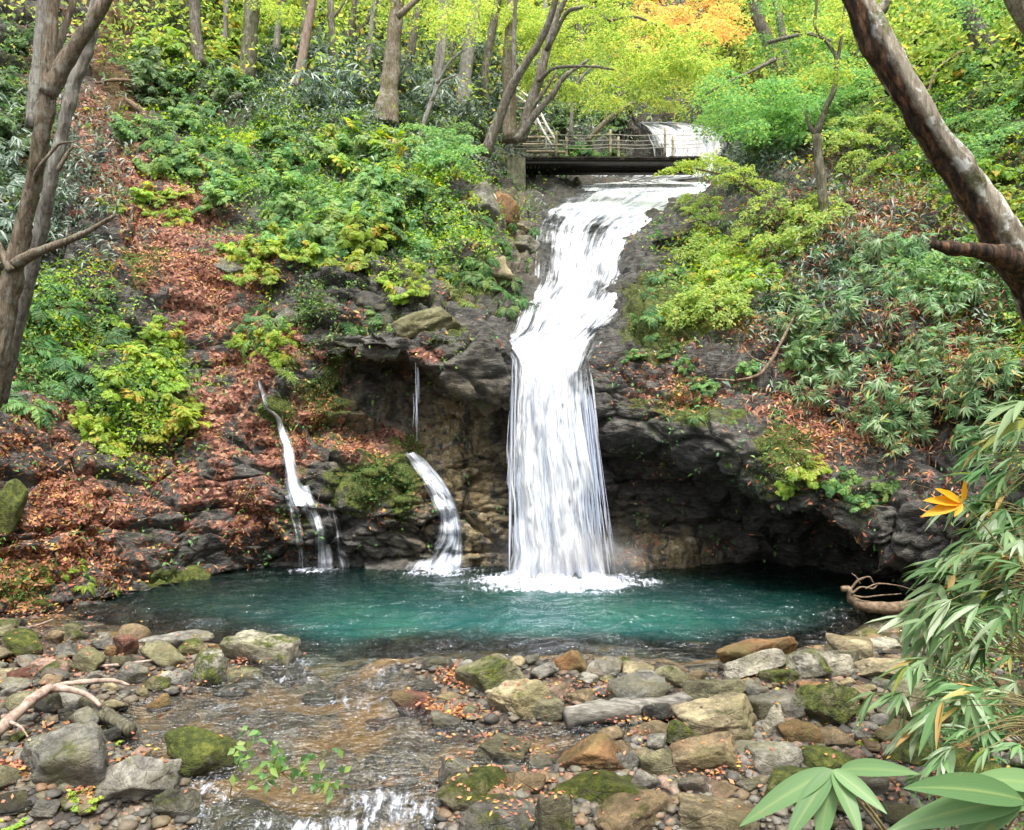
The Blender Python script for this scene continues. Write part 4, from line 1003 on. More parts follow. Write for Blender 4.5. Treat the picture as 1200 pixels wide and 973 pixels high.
R((931,874,1002,914),'olive',1.25,'dome-shaped stone thickly cushioned in bright moss','moss-cushioned stone',164,.05)
R((928,793,1004,858),'olive',.75,'blocky stone with grey top and green mossy flanks','grey-topped mossy block',165,.8,.8,0)
R((891,781,934,806),'olive',.7,'small mossy stone behind the grey-topped mossy block','small mossy back stone',166,.5)
R((878,810,934,850),'grey',.35,'jagged grey stone left of the grey-topped mossy block','jagged grey stone',167,.85)
R((893,824,918,870),'pale',.4,'thin upright pale shard spotted with lichen','upright pale shard',168,.9,.5,-30)
R((806,914,869,944),'pink',.02,'flat pinkish stone near the bottom right of the bar','flat pinkish bar stone',169,.6)
R((796,906,834,936),'grey',.3,'grey mottled stone left of the flat pinkish bar stone','mottled stone',170,.5)
R((796,936,888,995),'tan',.18,'large tan slab cut by the bottom edge of the frame','large tan slab',172,.6)
R((948,855,1002,880),'brown',.15,'brown wedge behind the moss-cushioned stone','brown wedge',173,.7)
R((1012,747,1055,764),'pale',.12,'pale flat stone at the right end of the pool shore','pale flat shore stone',174,.4)
R((976,758,1008,784),'grey',.2,'grey stone between the knobbly stone and the bamboo leaves','grey shore stone',175,.6)
R((1003,772,1068,800),'tan',.2,'tan slab half behind the bamboo leaves','tan half hidden slab',176,.5)
R((764,779,806,808),'olive',.35,'mossy brown stone above the far end of the logs','mossy brown stone',177,.4)
R((740,785,770,806),'light',.15,'light stone right of the smooth round stone','light shore stone',178,.6)
R((868,795,900,832),'grey',.25,'grey stone squeezed between the long boulder and the mossy block','squeezed stone',179,.6)
R((1100,872,1180,950),'olive',1.0,'mossy ribbed boulder under the bamboo leaves','mossy ribbed boulder',180,.5)
R((1040,860,1110,905),'olive',.85,'low mossy stone between the moss cushion and the bamboo','low mossy bank stone',181,.3)
R((1060,830,1120,866),'brown',.6,'brown mossy stone shaded by the bamboo leaves','shaded mossy stone',182,.5)
R((890,900,960,950),'olive',.8,'mossy stone behind the big near bamboo leaves','mossy stone behind near leaves',187,.7)
R((868,880,884,900),'grey',.1,'little grey stone left of the light angular stone','little grey stone',184,.6)
# built into the gorge walls
R((464,356,540,408),'olive',.45,'tilted lichened boulder perched on the ledge left of the main fall','perched lichened boulder',201,.8,.7,22,where='slope',sink=.1)
R((520,388,606,490),'slate',.35,'large smooth grey block jutting beside the lip of the main fall','smooth jutting block',202,.7,.7,-28,where='slope',d=14.95)
R((455,335,500,368),'grey',.1,'dark grey block above the grassy ledge','dark ledge block',203,.8,.7,-20,where='slope')
R((412,340,462,372),'dark',.05,'dark block in the shadowed hollow above the ledge','dark hollow block',204,.8,.7,-15,where='slope')
R((322,360,352,386),'grey',.4,'round stone with a pale spot on the leaf-covered slope','round slope stone',205,.1,.8,0,where='slope')
R((544,212,584,264),'grey',.4,'tall grey block below the footbridge abutment','tall pale block',206,1.0,.8,4,where='slope')
R((578,224,608,266),'rust',.3,'rust-stained rock beside the tall pale block','rust-stained rock',207,1.0,.8,0,where='slope')
R((584,258,622,284),'tan',.15,'tan rock low on the left side of the upper cascade','tan cascade rock',208,.6,.7,-20,where='slope')
R((604,276,632,300),'grey',.1,'grey rock at the foot of the small upper cascade','grey cascade rock',209,.6,.7,0,where='slope')
R((694,458,772,496),'slate',.3,'layered rock shelf right of the main fall lip','layered rock shelf',210,.8,.8,-8,where='slope')
R((886,500,950,580),'olive',1.1,'mossy green hump on the rocks over the right-hand cave','mossy hump',213,.15,.7,20,where='slope',d=12.7)
R((560,300,600,330),'tan',.3,'tan streaked rock among the ferns left of the cascade','tan fern rock',215,.6,.7,-20,where='slope')
R((390,530,470,610),'olive',.85,'dark mossy buttress between the two side falls','mossy buttress',216,.4,.7,0,where='slope',d=14.85)
R((240,300,290,330),'grey',.1,'dark slab under the shrubs at the top of the leaf slope','dark slope slab',219,.8,.6,-25,where='slope')
R((-16,560,26,640),'olive',1.0,'mossy green rock at the left frame edge','mossy edge rock',220,.3,.7,-40,where='slope')
R((200,662,246,684),'olive',.9,'mossy bank stone at the far left pool edge','mossy bank stone',221,.3,.7,where='slope')
R((248,660,304,684),'olive',.7,'leaf-strewn mossy stone at the pool edge left of the trickle','leaf-strewn bank stone',222,.3,.7,where='slope')
R((762,262,826,300),'dark',.3,'dark wet rock at the right side of the upper cascade','dark cascade rock',223,.9,.9,28,where='slope')
R((655,560,690,1),'grey',.1,'x','x',1) if False else None

# smaller stones of the bars, each named after what it lies beside
def short_of(c):
    best = min((r for r in ROCKS if r[1] and r[4].location.z < 1.0), key=lambda r: np.hypot(*(np.array(r[2]) - c)))
    return best[1]
SMALL = [rock_shape(900 + k, 3, [.5, .8, 1.0, .3][k % 4]) for k in range(10)]
SMALL = [mesh_np('stone', v, f) for v, f in SMALL]
for m_ in SMALL: m_.materials.append(M['rock'])
r_ = np.random.default_rng(5)
zones = [((-20, 130), (742, 960), 46), ((130, 330), (742, 860), 28), ((520, 820), (770, 970), 62), ((820, 1080), (755, 970), 56), ((1000, 1200), (800, 960), 18)]
cnt = {}; done = []
for (xa, xb), (ya, yb), n in zones:
    got = 0
    for _ in range(n * 12):
        if got >= n: break
        px, py = r_.uniform(xa, xb), r_.uniform(ya, yb)
        h_ = hit(px, py, 'ground')
        if h_ is None: continue
        c = h_[0]; sd_ = float(sdist(np.array([c[0]]), np.array([c[1]]), shore)[0])
        if sd_ < -0.2 or (sd_ < 0.0 and r_.random() < .85): continue
        s_ = float(np.clip(r_.lognormal(-1.85, .5), .07, .38))
        if any(np.hypot(*(c[:2] - q[2])) < q[3] * .95 + s_ * .55 for q in ROCKS): continue
        if any(np.hypot(*(c[:2] - q[0])) < (q[1] + s_) * .8 for q in done): continue
        col = ['grey', 'brown', 'olive', 'tan', 'dark', 'light', 'pink', 'rust'][int(r_.choice(8, p=[.24, .17, .16, .12, .11, .1, .05, .05]))]
        o = link('stone', SMALL[int(r_.integers(10))])
        asp = r_.uniform(.6, 1.0), r_.uniform(.35, .7)
        o.scale = (s_, s_ * asp[0], s_ * asp[1]); o.rotation_euler = (r_.normal() * .2, r_.normal() * .2, r_.random() * 6.28)
        o.location = (c[0], c[1], c[2] + s_ * asp[1] * .45)
        moss = max(0, r_.normal() * .25 + .12)
        o.color = (*C_[col], moss)
        done.append((c[:2], s_)); got += 1
        word = {'tan': 'tan', 'olive': 'olive', 'grey': 'grey', 'brown': 'brown', 'dark': 'dark', 'light': 'pale grey', 'pink': 'pinkish', 'rust': 'rusty'}[col]
        size = 'small' if s_ < .12 else 'mid-sized'
        cnt.setdefault(f'{size} {word} stone near the {short_of(c[:2])}', []).append((px, o))
        tag(o, None, 'stone', 'small stones strewn over the stream bars')
for txt, items in cnt.items():
    items = items[:]
    row_labels(items[:10], txt)
    for _, o in items[10:]: o['label'] = txt

# gravel: nobody could count it
r_ = np.random.default_rng(15); v0, f0 = ICO[2]
n_ = 6000
pxs_, pys_ = r_.uniform(-20, 1190, n_ * 2), 745 + 235 * r_.random(n_ * 2) ** 0.8
VV, FF, AA = [], [], []
base = 0
vs0, fs0 = rock_shape(950, 2, .5)
X = []; 
for px, py in zip(pxs_, pys_):
    d_ = F * CH / (py - HY); X.append(((px - CX) / F * d_, d_))
X = np.array(X)
zz, sdv = ground_z(X[:, 0], X[:, 1])
ok = sdv > -0.12
X, zz, sdv = X[ok], zz[ok], sdv[ok]
sz = np.clip(r_.lognormal(-3.55, .45, len(X)), .012, .075)
yaw = r_.random(len(X)) * 6.28
sc = np.stack([sz, sz * r_.uniform(.6, 1, len(X)), sz * r_.uniform(.35, .7, len(X))], 1)
vv = vs0[None] * sc[:, None, :]
vv = np.stack([vv[..., 0] * np.cos(yaw)[:, None] - vv[..., 1] * np.sin(yaw)[:, None], vv[..., 0] * np.sin(yaw)[:, None] + vv[..., 1] * np.cos(yaw)[:, None], vv[..., 2]], -1)
vv += np.stack([X[:, 0], X[:, 1], zz + sz * .25], 1)[:, None]
k_ = len(vs0)
gm = NT('pebbles'); pv = gm.attr('var')
gcol = gm.ramp(pv, [(0, (.03, .028, .024)), (.25, (.08, .074, .06)), (.5, (.13, .105, .07)), (.68, (.17, .16, .135)), (.8, (.10, .095, .055)), (.92, (.17, .10, .055)), (1, (.24, .17, .13))])
gcol = gm.mix(.6, gcol, gm.ramp(gm.noise(gm.wpos(), 40, 4), [(.3, (.5, .5, .5)), (.7, (1.4, 1.4, 1.4))]), 'MULTIPLY')
M['pebble'] = gm.done(gm.princ(color=gcol, rough=.7))
gr = link('gravel', mesh_np('gravel', vv.reshape(-1, 3), (np.arange(len(X)) * k_)[:, None, None] .repeat(1, 1) .reshape(-1, 1, 1) + fs0[None] if False else ((np.arange(len(X)) * k_)[:, None, None] + fs0[None]).reshape(-1, 3), {'var': np.repeat(r_.random(len(X)), k_)}), M['pebble'])
tag(gr, 'loose gravel between the stones of the bars', 'gravel', kind='stuff')
# ------------------------------------------------------------------ trees, logs and branches
def limb(pts, d, wpx, sides=10, rough=0.18, seed=0, sub=5, fissure=0.0):
    """polyline in photo pixels at distance d (a number or one per point), widths in pixels -> verts, faces"""
    n = len(pts); d = np.broadcast_to(np.asarray(d, float), (n,)); wpx = np.broadcast_to(np.asarray(wpx, float), (n,)) if np.ndim(wpx) == 0 or len(wpx) == n else np.interp(np.linspace(0, 1, n), np.linspace(0, 1, len(wpx)), wpx)
    p = np.array([P(a, b, q) for (a, b), q in zip(pts, d)])
    return tube(p, wpx / F * d / 2, sides=sides, rough=rough, seed=seed, sub=sub, fissure=fissure), p
def limb_obj(name, parent, mat, pts, d, wpx, origin, **k):
    (v, f), p = limb(pts, d, wpx, **k)
    B = Builder(); B.add(v, f)
    return B.build(name, mat, parent, origin=origin)
def spray(B, c, r, n, leaf=0.06, tilt=(0, 0), thick=0.12, rng=RNG, shape='oval', ar=0.62, hang=0.0):
    """a flat, layered spray of leaves round c, drooping at the rim"""
    a = rng.random(n) * 2 * np.pi; q = np.sqrt(rng.random(n)) 
    lobes = 0.7 + 0.3 * np.sin(a * 3 + rng.random() * 6) * rng.random()
    rr = q * r * lobes
    x, y = rr * np.cos(a), rr * np.sin(a)
    z = -0.28 * r * q ** 2 + rng.normal(size=n) * thick * r + tilt[0] * x + tilt[1] * y
    base = np.stack([x, y, z], 1) + c
    aa = a + rng.normal(size=n) * 0.9
    ax = np.stack([np.cos(aa), np.sin(aa), -0.25 - hang + rng.normal(size=n) * 0.3], 1)
    nr = np.stack([rng.normal(size=n) * 0.45 - tilt[0], rng.normal(size=n) * 0.45 - tilt[1], np.ones(n)], 1)
    L = leaf * rng.uniform(0.65, 1.25, n)
    leaves(B, base, ax, nr, L, L * ar, shape, 0.1, None, rng)
def tree(name, label, cat, mat, trunk, d, wpx, branches=(), sprays=(), leafmat='maple', leaf=0.07, group=None, seed=0, sides=10, rough=0.18, base=None, crown_n=1.0):
    """trunk: pixel polyline from the foot up; branches: (polyline, d, widths); sprays: (px, py, d, radius m, leaves)"""
    d = np.broadcast_to(np.asarray(d, float), (len(trunk),))
    o = empty(name, Vector(P(*trunk[0], d[0])))
    org = np.array(o.location)
    limb_obj('trunk', o, M[mat], trunk, d, wpx, org, seed=seed, sides=sides, rough=rough, fissure=.16 if sides > 10 else 0, sub=12 if sides > 10 else 5)
    for k, (pl, bd, bw) in enumerate(branches):
        limb_obj('branch', o, M[mat] if isinstance(mat, str) else mat, pl, bd, bw, org, seed=seed + k + 1, sides=7, rough=rough)
    if sprays:
        B = Builder(); r = np.random.default_rng(seed + 500)
        for (px, py, q, rad, n) in sprays:
            spray(B, P(px, py, q), rad, int(n * crown_n), leaf, (r.normal() * .12, r.normal() * .08 - .04), .05, r)
        B.build('crown', M[leafmat], o, origin=org)
    tag(o, label, cat, group)
    return o
def dz(px, py, dflt):
    h_ = hit(px, py, 'slope'); return h_[0][1] if h_ is not None else dflt
def rsprays(x0, x1, y0, y1, d0, d1, n, rad, nl, seed):
    r = np.random.default_rng(seed)
    return [(r.uniform(x0, x1), r.uniform(y0, y1), r.uniform(d0, d1), rad * r.uniform(.7, 1.3), nl) for _ in range(n)]

# the two near trees
T = tree('tree', 'brown forked tree in the left foreground with a broken dead limb', 'tree', 'bark_brown',
     [(-70,640),(-30,530),(-4,430),(12,335),(28,262),(44,190),(55,112),(58,60),(62,0),(66,-90)], [8.4,8.1,7.8,7.7,7.6,7.5,7.4,7.4,7.4,7.4], [32,28,23,21,18,17,19,15,13,12],
     [([(55,112),(74,76),(100,38),(132,-14),(170,-90)], 7.4, [21,18,16,13,10]),
      ([(58,80),(72,44),(86,2),(96,-50)], [7.4,7.6,7.7,7.8], [9,8,7,6]),
      ([(14,312),(48,294),(90,278),(136,252)], [7.65,7.5,7.4,7.3], [15,11,8,4]),
      ([(14,318),(2,296),(-10,260)], 7.6, [12,8,4]),
      ([(38,214),(52,188),(72,168),(88,166)], [7.5,7.4,7.4,7.4], [5,4,3,2]), ([(68,200),(78,182),(86,170)], 7.4, [6,4,2])],
     [(-40,-140,7.6,1.2,500),(150,-150,7.6,1.2,500),(60,-170,7.2,1.2,500)], 'maple', .06, seed=11, sides=30, rough=.2)
tree('tree', 'slimmer pale trunk just behind the forked tree on the left', 'tree', 'bark_pale',
     [(-2,470),(28,350),(49,262),(66,188),(79,130),(88,96),(104,46),(122,-24),(140,-90)], [9.6,9.2,9,8.9,8.9,8.9,8.9,9,9], [17,16,15,14,14,14,15,14,12], [], [(150,-150,9,1.1,500)], 'maple', .06, seed=12, sides=22)
tree('tree', 'short pale trunk seen behind the fork of the left foreground tree', 'tree', 'bark_pale', [(38,150),(44,90),(49,40),(53,-30),(56,-90)], 12.5, [17,16,15,14,13], [], [(60,-150,12.5,1.3,500)], 'maple', .06, seed=13)
OT = empty('tree', Vector(P(1330, 600, 5.6))); org = np.array(OT.location)
pl = [(1360,640),(1300,500),(1248,400),(1205,330),(1165,262),(1120,195),(1070,120),(1030,50),(1000,-10),(965,-80)]; dd = np.array([5.9,5.7,5.5,5.35,5.25,5.2,5.15,5.15,5.2,5.3])
(v, f), p = limb(pl, dd, [64,56,50,47,42,39,37,36,34,33], sides=40, rough=.2, seed=21, sub=14, fissure=.14)
cen = np.stack([pchip(np.arange(len(p)), p[:, k], np.linspace(0, len(p) - 1, (len(p) - 1) * 14 + 1)) for k in range(3)], 1)
ci = np.concatenate([np.repeat(np.arange(len(cen)), 40), [0, len(cen) - 1]])
rel = unit(v - cen[ci] + 1e-6); sidev = unit(np.array([-0.85, -0.25, -0.45]))
hgt = np.linspace(0, 1, len(cen))[ci]; rot = np.clip(0.08 + 0.16 * hgt + 0.5 * (rel @ sidev), 0, 1)
gro = smooth(.45, .6, rot) * (rel @ sidev > 0)
v = v - rel * (gro * 0.018)[:, None]
link('trunk', mesh_np('trunk', v - org, f, {'rot': rot}), M['oldtrunk'], OT)
(v, f), _ = limb([(1205,318),(1172,300),(1130,292),(1112,291),(1094,286)], [5.2,5.1,5.0,4.95,4.9], [34,24,17,15,8], sides=14, rough=.3, seed=22)
link('branch', mesh_np('branch', v - org, f, {'rot': np.full(len(v), .95)}), M['oldtrunk'], OT)
(v, f), _ = limb([(1020,20),(1036,10),(1042,-30)], 5.3, [14,11,9], sides=10, rough=.2, seed=23)
link('branch', mesh_np('branch', v - org, f, {'rot': np.full(len(v), .1)}), M['oldtrunk'], OT)
B = Builder(); r = np.random.default_rng(8)
for k in range(6): spray(B, P(960 + 60 * r.normal(), -150 + 20 * r.normal(), 5.6), .8, 300, .06, (0, 0), .15, r)
B.build('crown', M['maple'], OT, origin=org)
tag(OT, 'thick leaning trunk with pale lichen and a dark rotten strip on the right', 'tree')

# trunks on the far slopes
tree('tree', 'grey trunk rising from the upper left slope above the bare earth', 'tree', 'bark', [(234,78),(230,40),(227,0),(224,-60)], dz(234,76,24)-.2, [16,13,12,11], [], rsprays(180,300,-60,25,25,30,9,1.0,420,31), 'maple', .08, seed=31)
tree('tree', 'green-tinged trunk with flared foot on the upper left slope', 'tree', 'bark_green', [(284,112),(290,80),(293,40),(296,0),(298,-60)], dz(286,108,23)-.2, [27,19,18,17,16], [([(284,112),(272,116),(262,124)], dz(270,118,22)-.2, [9,7,3])], rsprays(240,360,-70,15,24,30,8,1.0,420,32), 'maple', .08, seed=32)
tree('tree', 'slender pinkish trunk leaning right on the upper left slope', 'tree', 'bark_pink', [(348,106),(354,70),(362,25),(368,-10),(374,-60)], dz(348,104,25)-.2, [11,11,10,9,8], [], rsprays(330,430,-60,20,26,33,7,1.0,420,33), 'maple', .08, seed=33)
tree('tree', 'thin pale stem beside the slender pinkish trunk', 'tree', 'bark_pale', [(352,60),(356,30),(357,-10),(357,-50)], 28, [6,6,5,5], [], rsprays(340,380,-60,-10,27,29,3,1.0,300,34), 'maple', .08, seed=34)
tree('tree', 'forked thin trunk high on the slope behind the stout brown trunk', 'tree', 'bark', [(409,54),(413,30),(418,0),(421,-50)], dz(409,52,30)-.2, [11,10,9,8], [([(411,54),(425,32),(440,5),(450,-30)], dz(409,52,30)-.2, [7,7,6,5])], rsprays(390,470,-50,20,31,37,7,1.1,380,35), 'maple', .09, seed=35)
tree('tree', 'stout brown trunk standing alone on the shrubby slope left of the footbridge', 'tree', 'bark_brown', [(451,146),(455,110),(460,60),(464,20),(467,-20),(470,-70)], dz(452,144,22)-.2, [29,22,19,17,16,15], [([(466,20),(500,-10),(540,-40)], 22, [8,6,4])], rsprays(430,560,-60,25,23,30,12,1.1,420,36), 'maple', .08, seed=36, sides=12)
tree('tree', 'thin grey trunk just right of the stout brown trunk', 'tree', 'bark', [(474,100),(480,70),(487,30),(494,-20)], dz(474,98,27)-.2, [11,10,9,8], [], rsprays(470,520,-40,10,25,28,4,1.0,380,37), 'maple', .08, seed=37)
tree('tree', 'slim leaning sapling with forked top left of the leaning maple', 'tree', 'bark_pale', [(488,168),(500,135),(512,100),(520,60),(523,20),(530,-30)], dz(490,166,21)-.2, [7,6,6,5,4,3], [([(512,98),(528,72),(545,58)], 21, [4,3,2]), ([(506,118),(518,96),(536,88)], 21, [3,3,2])], rsprays(505,560,0,50,20,22,5,.7,300,38), 'maple', .07, seed=38)
tree('tree', 'grey blotched trunk behind the slim leaning sapling', 'tree', 'bark_pale', [(541,130),(545,90),(550,50),(556,10),(562,-50)], dz(541,128,28)-.2, [19,17,15,14,13], [], rsprays(510,600,-60,30,28,35,9,1.1,420,39), 'maple', .09, seed=39)
tree('tree', 'curved thin trunk between the blotched trunk and the dark trunk', 'tree', 'bark', [(571,138),(568,100),(572,60),(580,20),(588,-30)], dz(571,136,29)-.2, [11,10,10,9,8], [], rsprays(560,620,-50,20,30,36,5,1.0,380,40), 'maple', .09, seed=40)
tree('tree', 'dark straight trunk at the left end of the footbridge', 'tree', 'bark_brown', [(598,166),(597,120),(597,70),(600,20),(603,-50)], 26.6, [18,16,15,14,13], [], rsprays(570,660,-60,20,27,33,8,1.1,420,41), 'maple', .09, seed=41)
items = []
for k, (px, py, lean, wd, mt_) in enumerate([(322, 70, 10, 7, 'bark_pale'), (392, 84, -6, 8, 'bark'), (432, 76, 8, 6, 'bark_pale'), (506, 122, 12, 8, 'bark_pale'), (528, 112, 4, 6, 'bark'), (626, 112, 14, 7, 'bark_pale'), (686, 104, -10, 6, 'bark'), (262, 66, 5, 6, 'bark_pale')]):
    d_ = dz(px, py, 30) - .2
    items.append((px, tree('tree', None, 'tree', mt_, [(px, py + 3), (px + lean * .3, py - 30), (px + lean * .7, py - 70), (px + lean, py - 120), (px + lean * 1.3, py - 180)], d_, [wd * 1.2, wd, wd * .95, wd * .85, wd * .7],
                          [([(px + lean * .6, py - 60), (px + lean * .6 + 14, py - 80), (px + lean + 24, py - 96)], d_, [wd * .45, wd * .35, wd * .2])], rsprays(px - 30, px + 40, -70, 0, d_ + 2, d_ + 5, 4, 1.0, 360, 600 + k), 'maple', .09, group='slender trunks on the far slope', seed=600 + k)))
row_labels(items, 'slender trunk among the shrubs of the far slope')
MS = []
r = np.random.default_rng(42)
for k in range(46):
    px = r.uniform(600, 850); py = r.uniform(-50, 118 - 40 * abs((px - 720) / 130) ** 2)
    if px > 735 and py < 50: py += 60
    MS.append((px, py, r.uniform(20.5, 25.5) if px > 690 else r.uniform(25, 29), r.uniform(.7, 1.35), 560))
tree('maple_tree', 'leaning multi-stemmed maple with yellow-green crown arching over the footbridge', 'tree', 'bark', [(568,182),(582,146),(598,106),(614,78),(632,50),(645,20),(656,-20),(664,-60)], [24.3,24.2,24,23.8,23.6,23.4,23.2,23], [15,12,11,10,9,8,7,6],
     [([(610,164),(620,130),(631,96),(640,62),(652,22),(670,-18)], 24.6, [16,14,12,10,8,6]), ([(604,166),(624,138),(646,113),(660,92),(690,70)], 24.4, [11,9,8,6,3]),
      ([(640,60),(668,12),(690,8),(716,24),(742,20),(770,30)], [23.8,23.4,23,22.6,22.3,22], [6,5,4,4,3,2]), ([(603,95),(602,60),(603,20),(608,-30)], 23.9, [7,6,5,4]), ([(631,96),(650,80),(690,78),(720,82)], [24.4,24,23.6,23.3], [5,4,3,2]),
      ([(622,128),(640,104),(652,84)], 24.5, [5,4,2])], MS, 'maple', .085, seed=42)
tree('sapling', 'thin upright sapling growing behind the footbridge rail', 'sapling', 'bark_pale', [(669,160),(670,130),(672,108),(690,82),(702,74)], 29.5, [5,4,4,3,2], [([(672,108),(664,90),(660,70)], 29.5, [3,2,1])], rsprays(650,720,60,110,28,31,6,.8,300,43), 'maple_green', .08, seed=43)
tree('sapling', 'thin dark stem leaning right behind the middle bridge posts', 'sapling', 'bark_brown', [(688,166),(706,146),(728,128),(748,119),(768,117)], 30.5, [7,6,5,4,3], [([(700,116),(702,96),(712,84),(716,66),(730,57)], 30, [4,3,3,3,2]), ([(706,146),(720,118),(738,104)], 30.5, [3,3,2])], rsprays(700,790,70,125,29,32,8,.8,320,44), 'maple', .08, seed=44)
OR = []
r = np.random.default_rng(45)
for k in range(30): OR.append((r.uniform(725, 885), r.uniform(-50, 50), r.uniform(27, 36), r.uniform(.9, 1.6), 330))
tree('maple_tree', 'orange and yellow autumn maple high above the upper waterfall', 'tree', 'bark', [(812,80),(806,40),(800,0),(796,-60)], 40, [8,7,6,5], [([(806,40),(780,10),(760,-20)], 39, [5,4,3]), ([(804,30),(830,5),(850,-20)], 39, [5,4,3])], OR, 'autumn', .12, seed=45)
tree('maple_tree', 'green maple spreading over the right bank above the rapids', 'tree', 'bark', [(918,96),(908,70),(896,40),(884,5),(876,-50)], dz(920,94,24)-.2, [17,15,14,13,12], [([(908,70),(880,84),(850,98),(826,112)], [23,22,21,20.5], [6,4,3,2]), ([(900,50),(940,40),(980,50)], [23,22.5,22], [5,4,3])],
     rsprays(835,1000,80,160,18.5,23.5,34,.95,480,46) + rsprays(850,990,-20,70,21,26,14,1.0,380,47), 'maple_green', .08, seed=46)
tree('tree', 'slim grey trunk beside the green maple on the right bank', 'tree', 'bark', [(928,100),(920,60),(913,20),(904,-30)], dz(928,98,24)-.2, [10,9,9,8], [], rsprays(900,960,-50,0,23,26,4,1.0,380,48), 'maple', .08, seed=48)
tree('tree', 'pale thin stem high on the right bank left of the leaning trunk', 'tree', 'bark_pale', [(984,66),(988,40),(996,10),(1004,-30)], dz(984,64,24)-.2, [6,5,5,4], [], rsprays(970,1030,-40,10,22,25,4,.9,330,49), 'maple', .08, seed=49)
tree('tree', 'grey trunk at the upper right corner behind the leaning trunk', 'tree', 'bark', [(1162,68),(1146,40),(1130,5),(1112,-50)], dz(1162,66,20)-.2, [30,23,21,18], [], rsprays(1060,1200,-60,10,16,20,8,.9,420,50), 'maple_green', .07, seed=50)
tree('tree', 'dark trunk cut by the upper right corner', 'tree', 'bark_brown', [(1225,60),(1205,25),(1185,-10),(1160,-60)], 13, [26,24,22,20], [], rsprays(1140,1220,-70,-10,12,14,4,.8,350,51), 'maple_green', .06, seed=51)
tree('sapling', 'greenish sapling with a forked dark top on the right bank', 'sapling', 'bark_green', [(968,276),(965,240),(961,200),(957,158)], dz(968,274,17)-.1, [13,12,11,10], [([(957,158),(968,126),(979,98),(980,70),(966,46),(955,30),(958,-10)], 16.4, [9,7,6,5,4,4,3]), ([(957,158),(950,150),(943,130)], 16.4, [7,5,2]), ([(980,78),(986,45),(990,8),(996,-20)], 16.4, [4,4,3,2]), ([(966,46),(946,40),(928,36)], 16.3, [2.5,2,1.5])],
     rsprays(930,1030,-30,90,15,17.5,12,.55,260,52), 'maple', .06, seed=52)
tree('maple_sapling', 'yellow-green maple spray reaching over the rapids below the footbridge', 'sapling', 'bark_brown', [(925,262),(905,240),(880,222),(850,206),(815,198)], [18.4,18.4,18.2,18,17.9], [7,5,4,3,2], [([(880,222),(862,196),(838,188)], 18.1, [3,2,1.5])],
     [(836,184,17.9,.5,460),(806,190,17.8,.42,340),(782,198,17.7,.3,200),(838,190,18,.62,520),(866,200,18.1,.62,520),(884,212,18.2,.5,400),(812,192,17.9,.4,260),(900,216,18.2,.45,260),(850,206,17.8,.4,260)], 'maple', .055, seed=53)

# ------------------------------------------------------------------ driftwood and logs
def wood(name, label, cat, mat, pieces, sides=9, rough=.25, seed=0):
    """pieces: (polyline, distances, widths); the first is the thing, the others its branches"""
    o = None
    for k, (pl, d, wd) in enumerate(pieces):
        (v, f), p = limb(pl, d, wd, sides=sides, rough=rough, seed=seed + k)
        B = Builder(); B.add(v, f)
        if o is None:
            o = B.build(name, M[mat], None, origin=p[0]); o.location = Vector(p[0]); org = p[0]
        else: B.build('branch', M[mat], o, origin=org)
    tag(o, label, cat); return o
def gd(px, py): return hit(px, py, 'ground')[0][1]
wood('driftwood', 'long pinkish driftwood branch with two prongs on the left bank', 'driftwood', 'driftwood', [([(-30,878),(5,850),(35,822),(60,806),(80,808),(105,816),(118,828)], [6.3,6.5,6.8,7.0,7.0,6.95,6.9], [15,14,12,10,8,6,4]), ([(58,807),(75,802),(100,799),(128,797),(152,803)], [7.0,7.05,7.1,7.15,7.15], [7,6,6,5,3]), ([(12,846),(24,852),(33,864)], [6.5,6.45,6.4], [4,3,2])], seed=1)
wood('log', 'short mossy log stub with broken end at the stream edge', 'log', 'bark_green', [([(98,822),(116,832),(136,845),(154,857)], [7.1,7.0,6.85,6.7], [17,16,15,15])], sides=12, seed=2)
wood('log', 'near weathered log lying across the bar toward the right', 'log', 'greylog', [([(662,842),(690,836),(730,832),(770,828),(812,818)], [7.0,7.05,7.15,7.25,7.4], [23,25,25,23,17])], sides=14, rough=.32, seed=3)
wood('log', 'far weathered log with split end behind the near one', 'log', 'greylog', [([(684,818),(705,812),(730,808),(752,806)], [7.6,7.65,7.7,7.75], [15,17,19,18])], sides=12, rough=.35, seed=4)
wood('driftwood', 'curved root stump of driftwood floating at the mouth of the cave', 'driftwood', 'deadwood', [([(986,691),(994,690),(998,702),(1012,710),(1035,713),(1070,710),(1110,702)], [10.9,10.9,10.9,10.85,10.8,10.8,10.8], [7,8,11,14,15,14,12]), ([(996,692),(1006,680),(1018,676),(1024,684)], 10.9, [3,3,2,1.5]), ([(998,696),(1010,688),(1022,690),(1030,684)], 10.85, [3,2,2,1]), ([(1000,698),(1012,700),(1030,698),(1056,696)], 10.8, [2.5,2,1.5,1]), ([(1008,684),(1003,676),(998,672)], 10.9, [2,1.5,1]), ([(1014,690),(1030,684),(1050,686),(1072,692)], 10.8, [2,2,1.5,1])], seed=5)
wood('stick', 'straight stick lying on the gravel beside the squat grey stone', 'stick', 'driftwood', [([(112,781),(140,779),(178,774)], gd(140,782)-.05, [3,4,3])], sides=6, seed=6)
wood('stick', 'dark red stick with knobbly end above the little cascade', 'stick', 'deadwood', [([(366,918),(395,921),(428,923),(462,919)], 6.0, [5,7,8,5]), ([(440,922),(452,915),(462,912)], 6.0, [4,3,3])], sides=7, seed=7)
wood('stick', 'bleached twig poking out from the mossy bank at the far left', 'stick', 'driftwood', [([(10,738),(40,734),(62,726)], 10.0, [2,3,2]), ([(40,734),(52,738),(66,744)], 10.0, [2,2,1])], sides=5, seed=8)
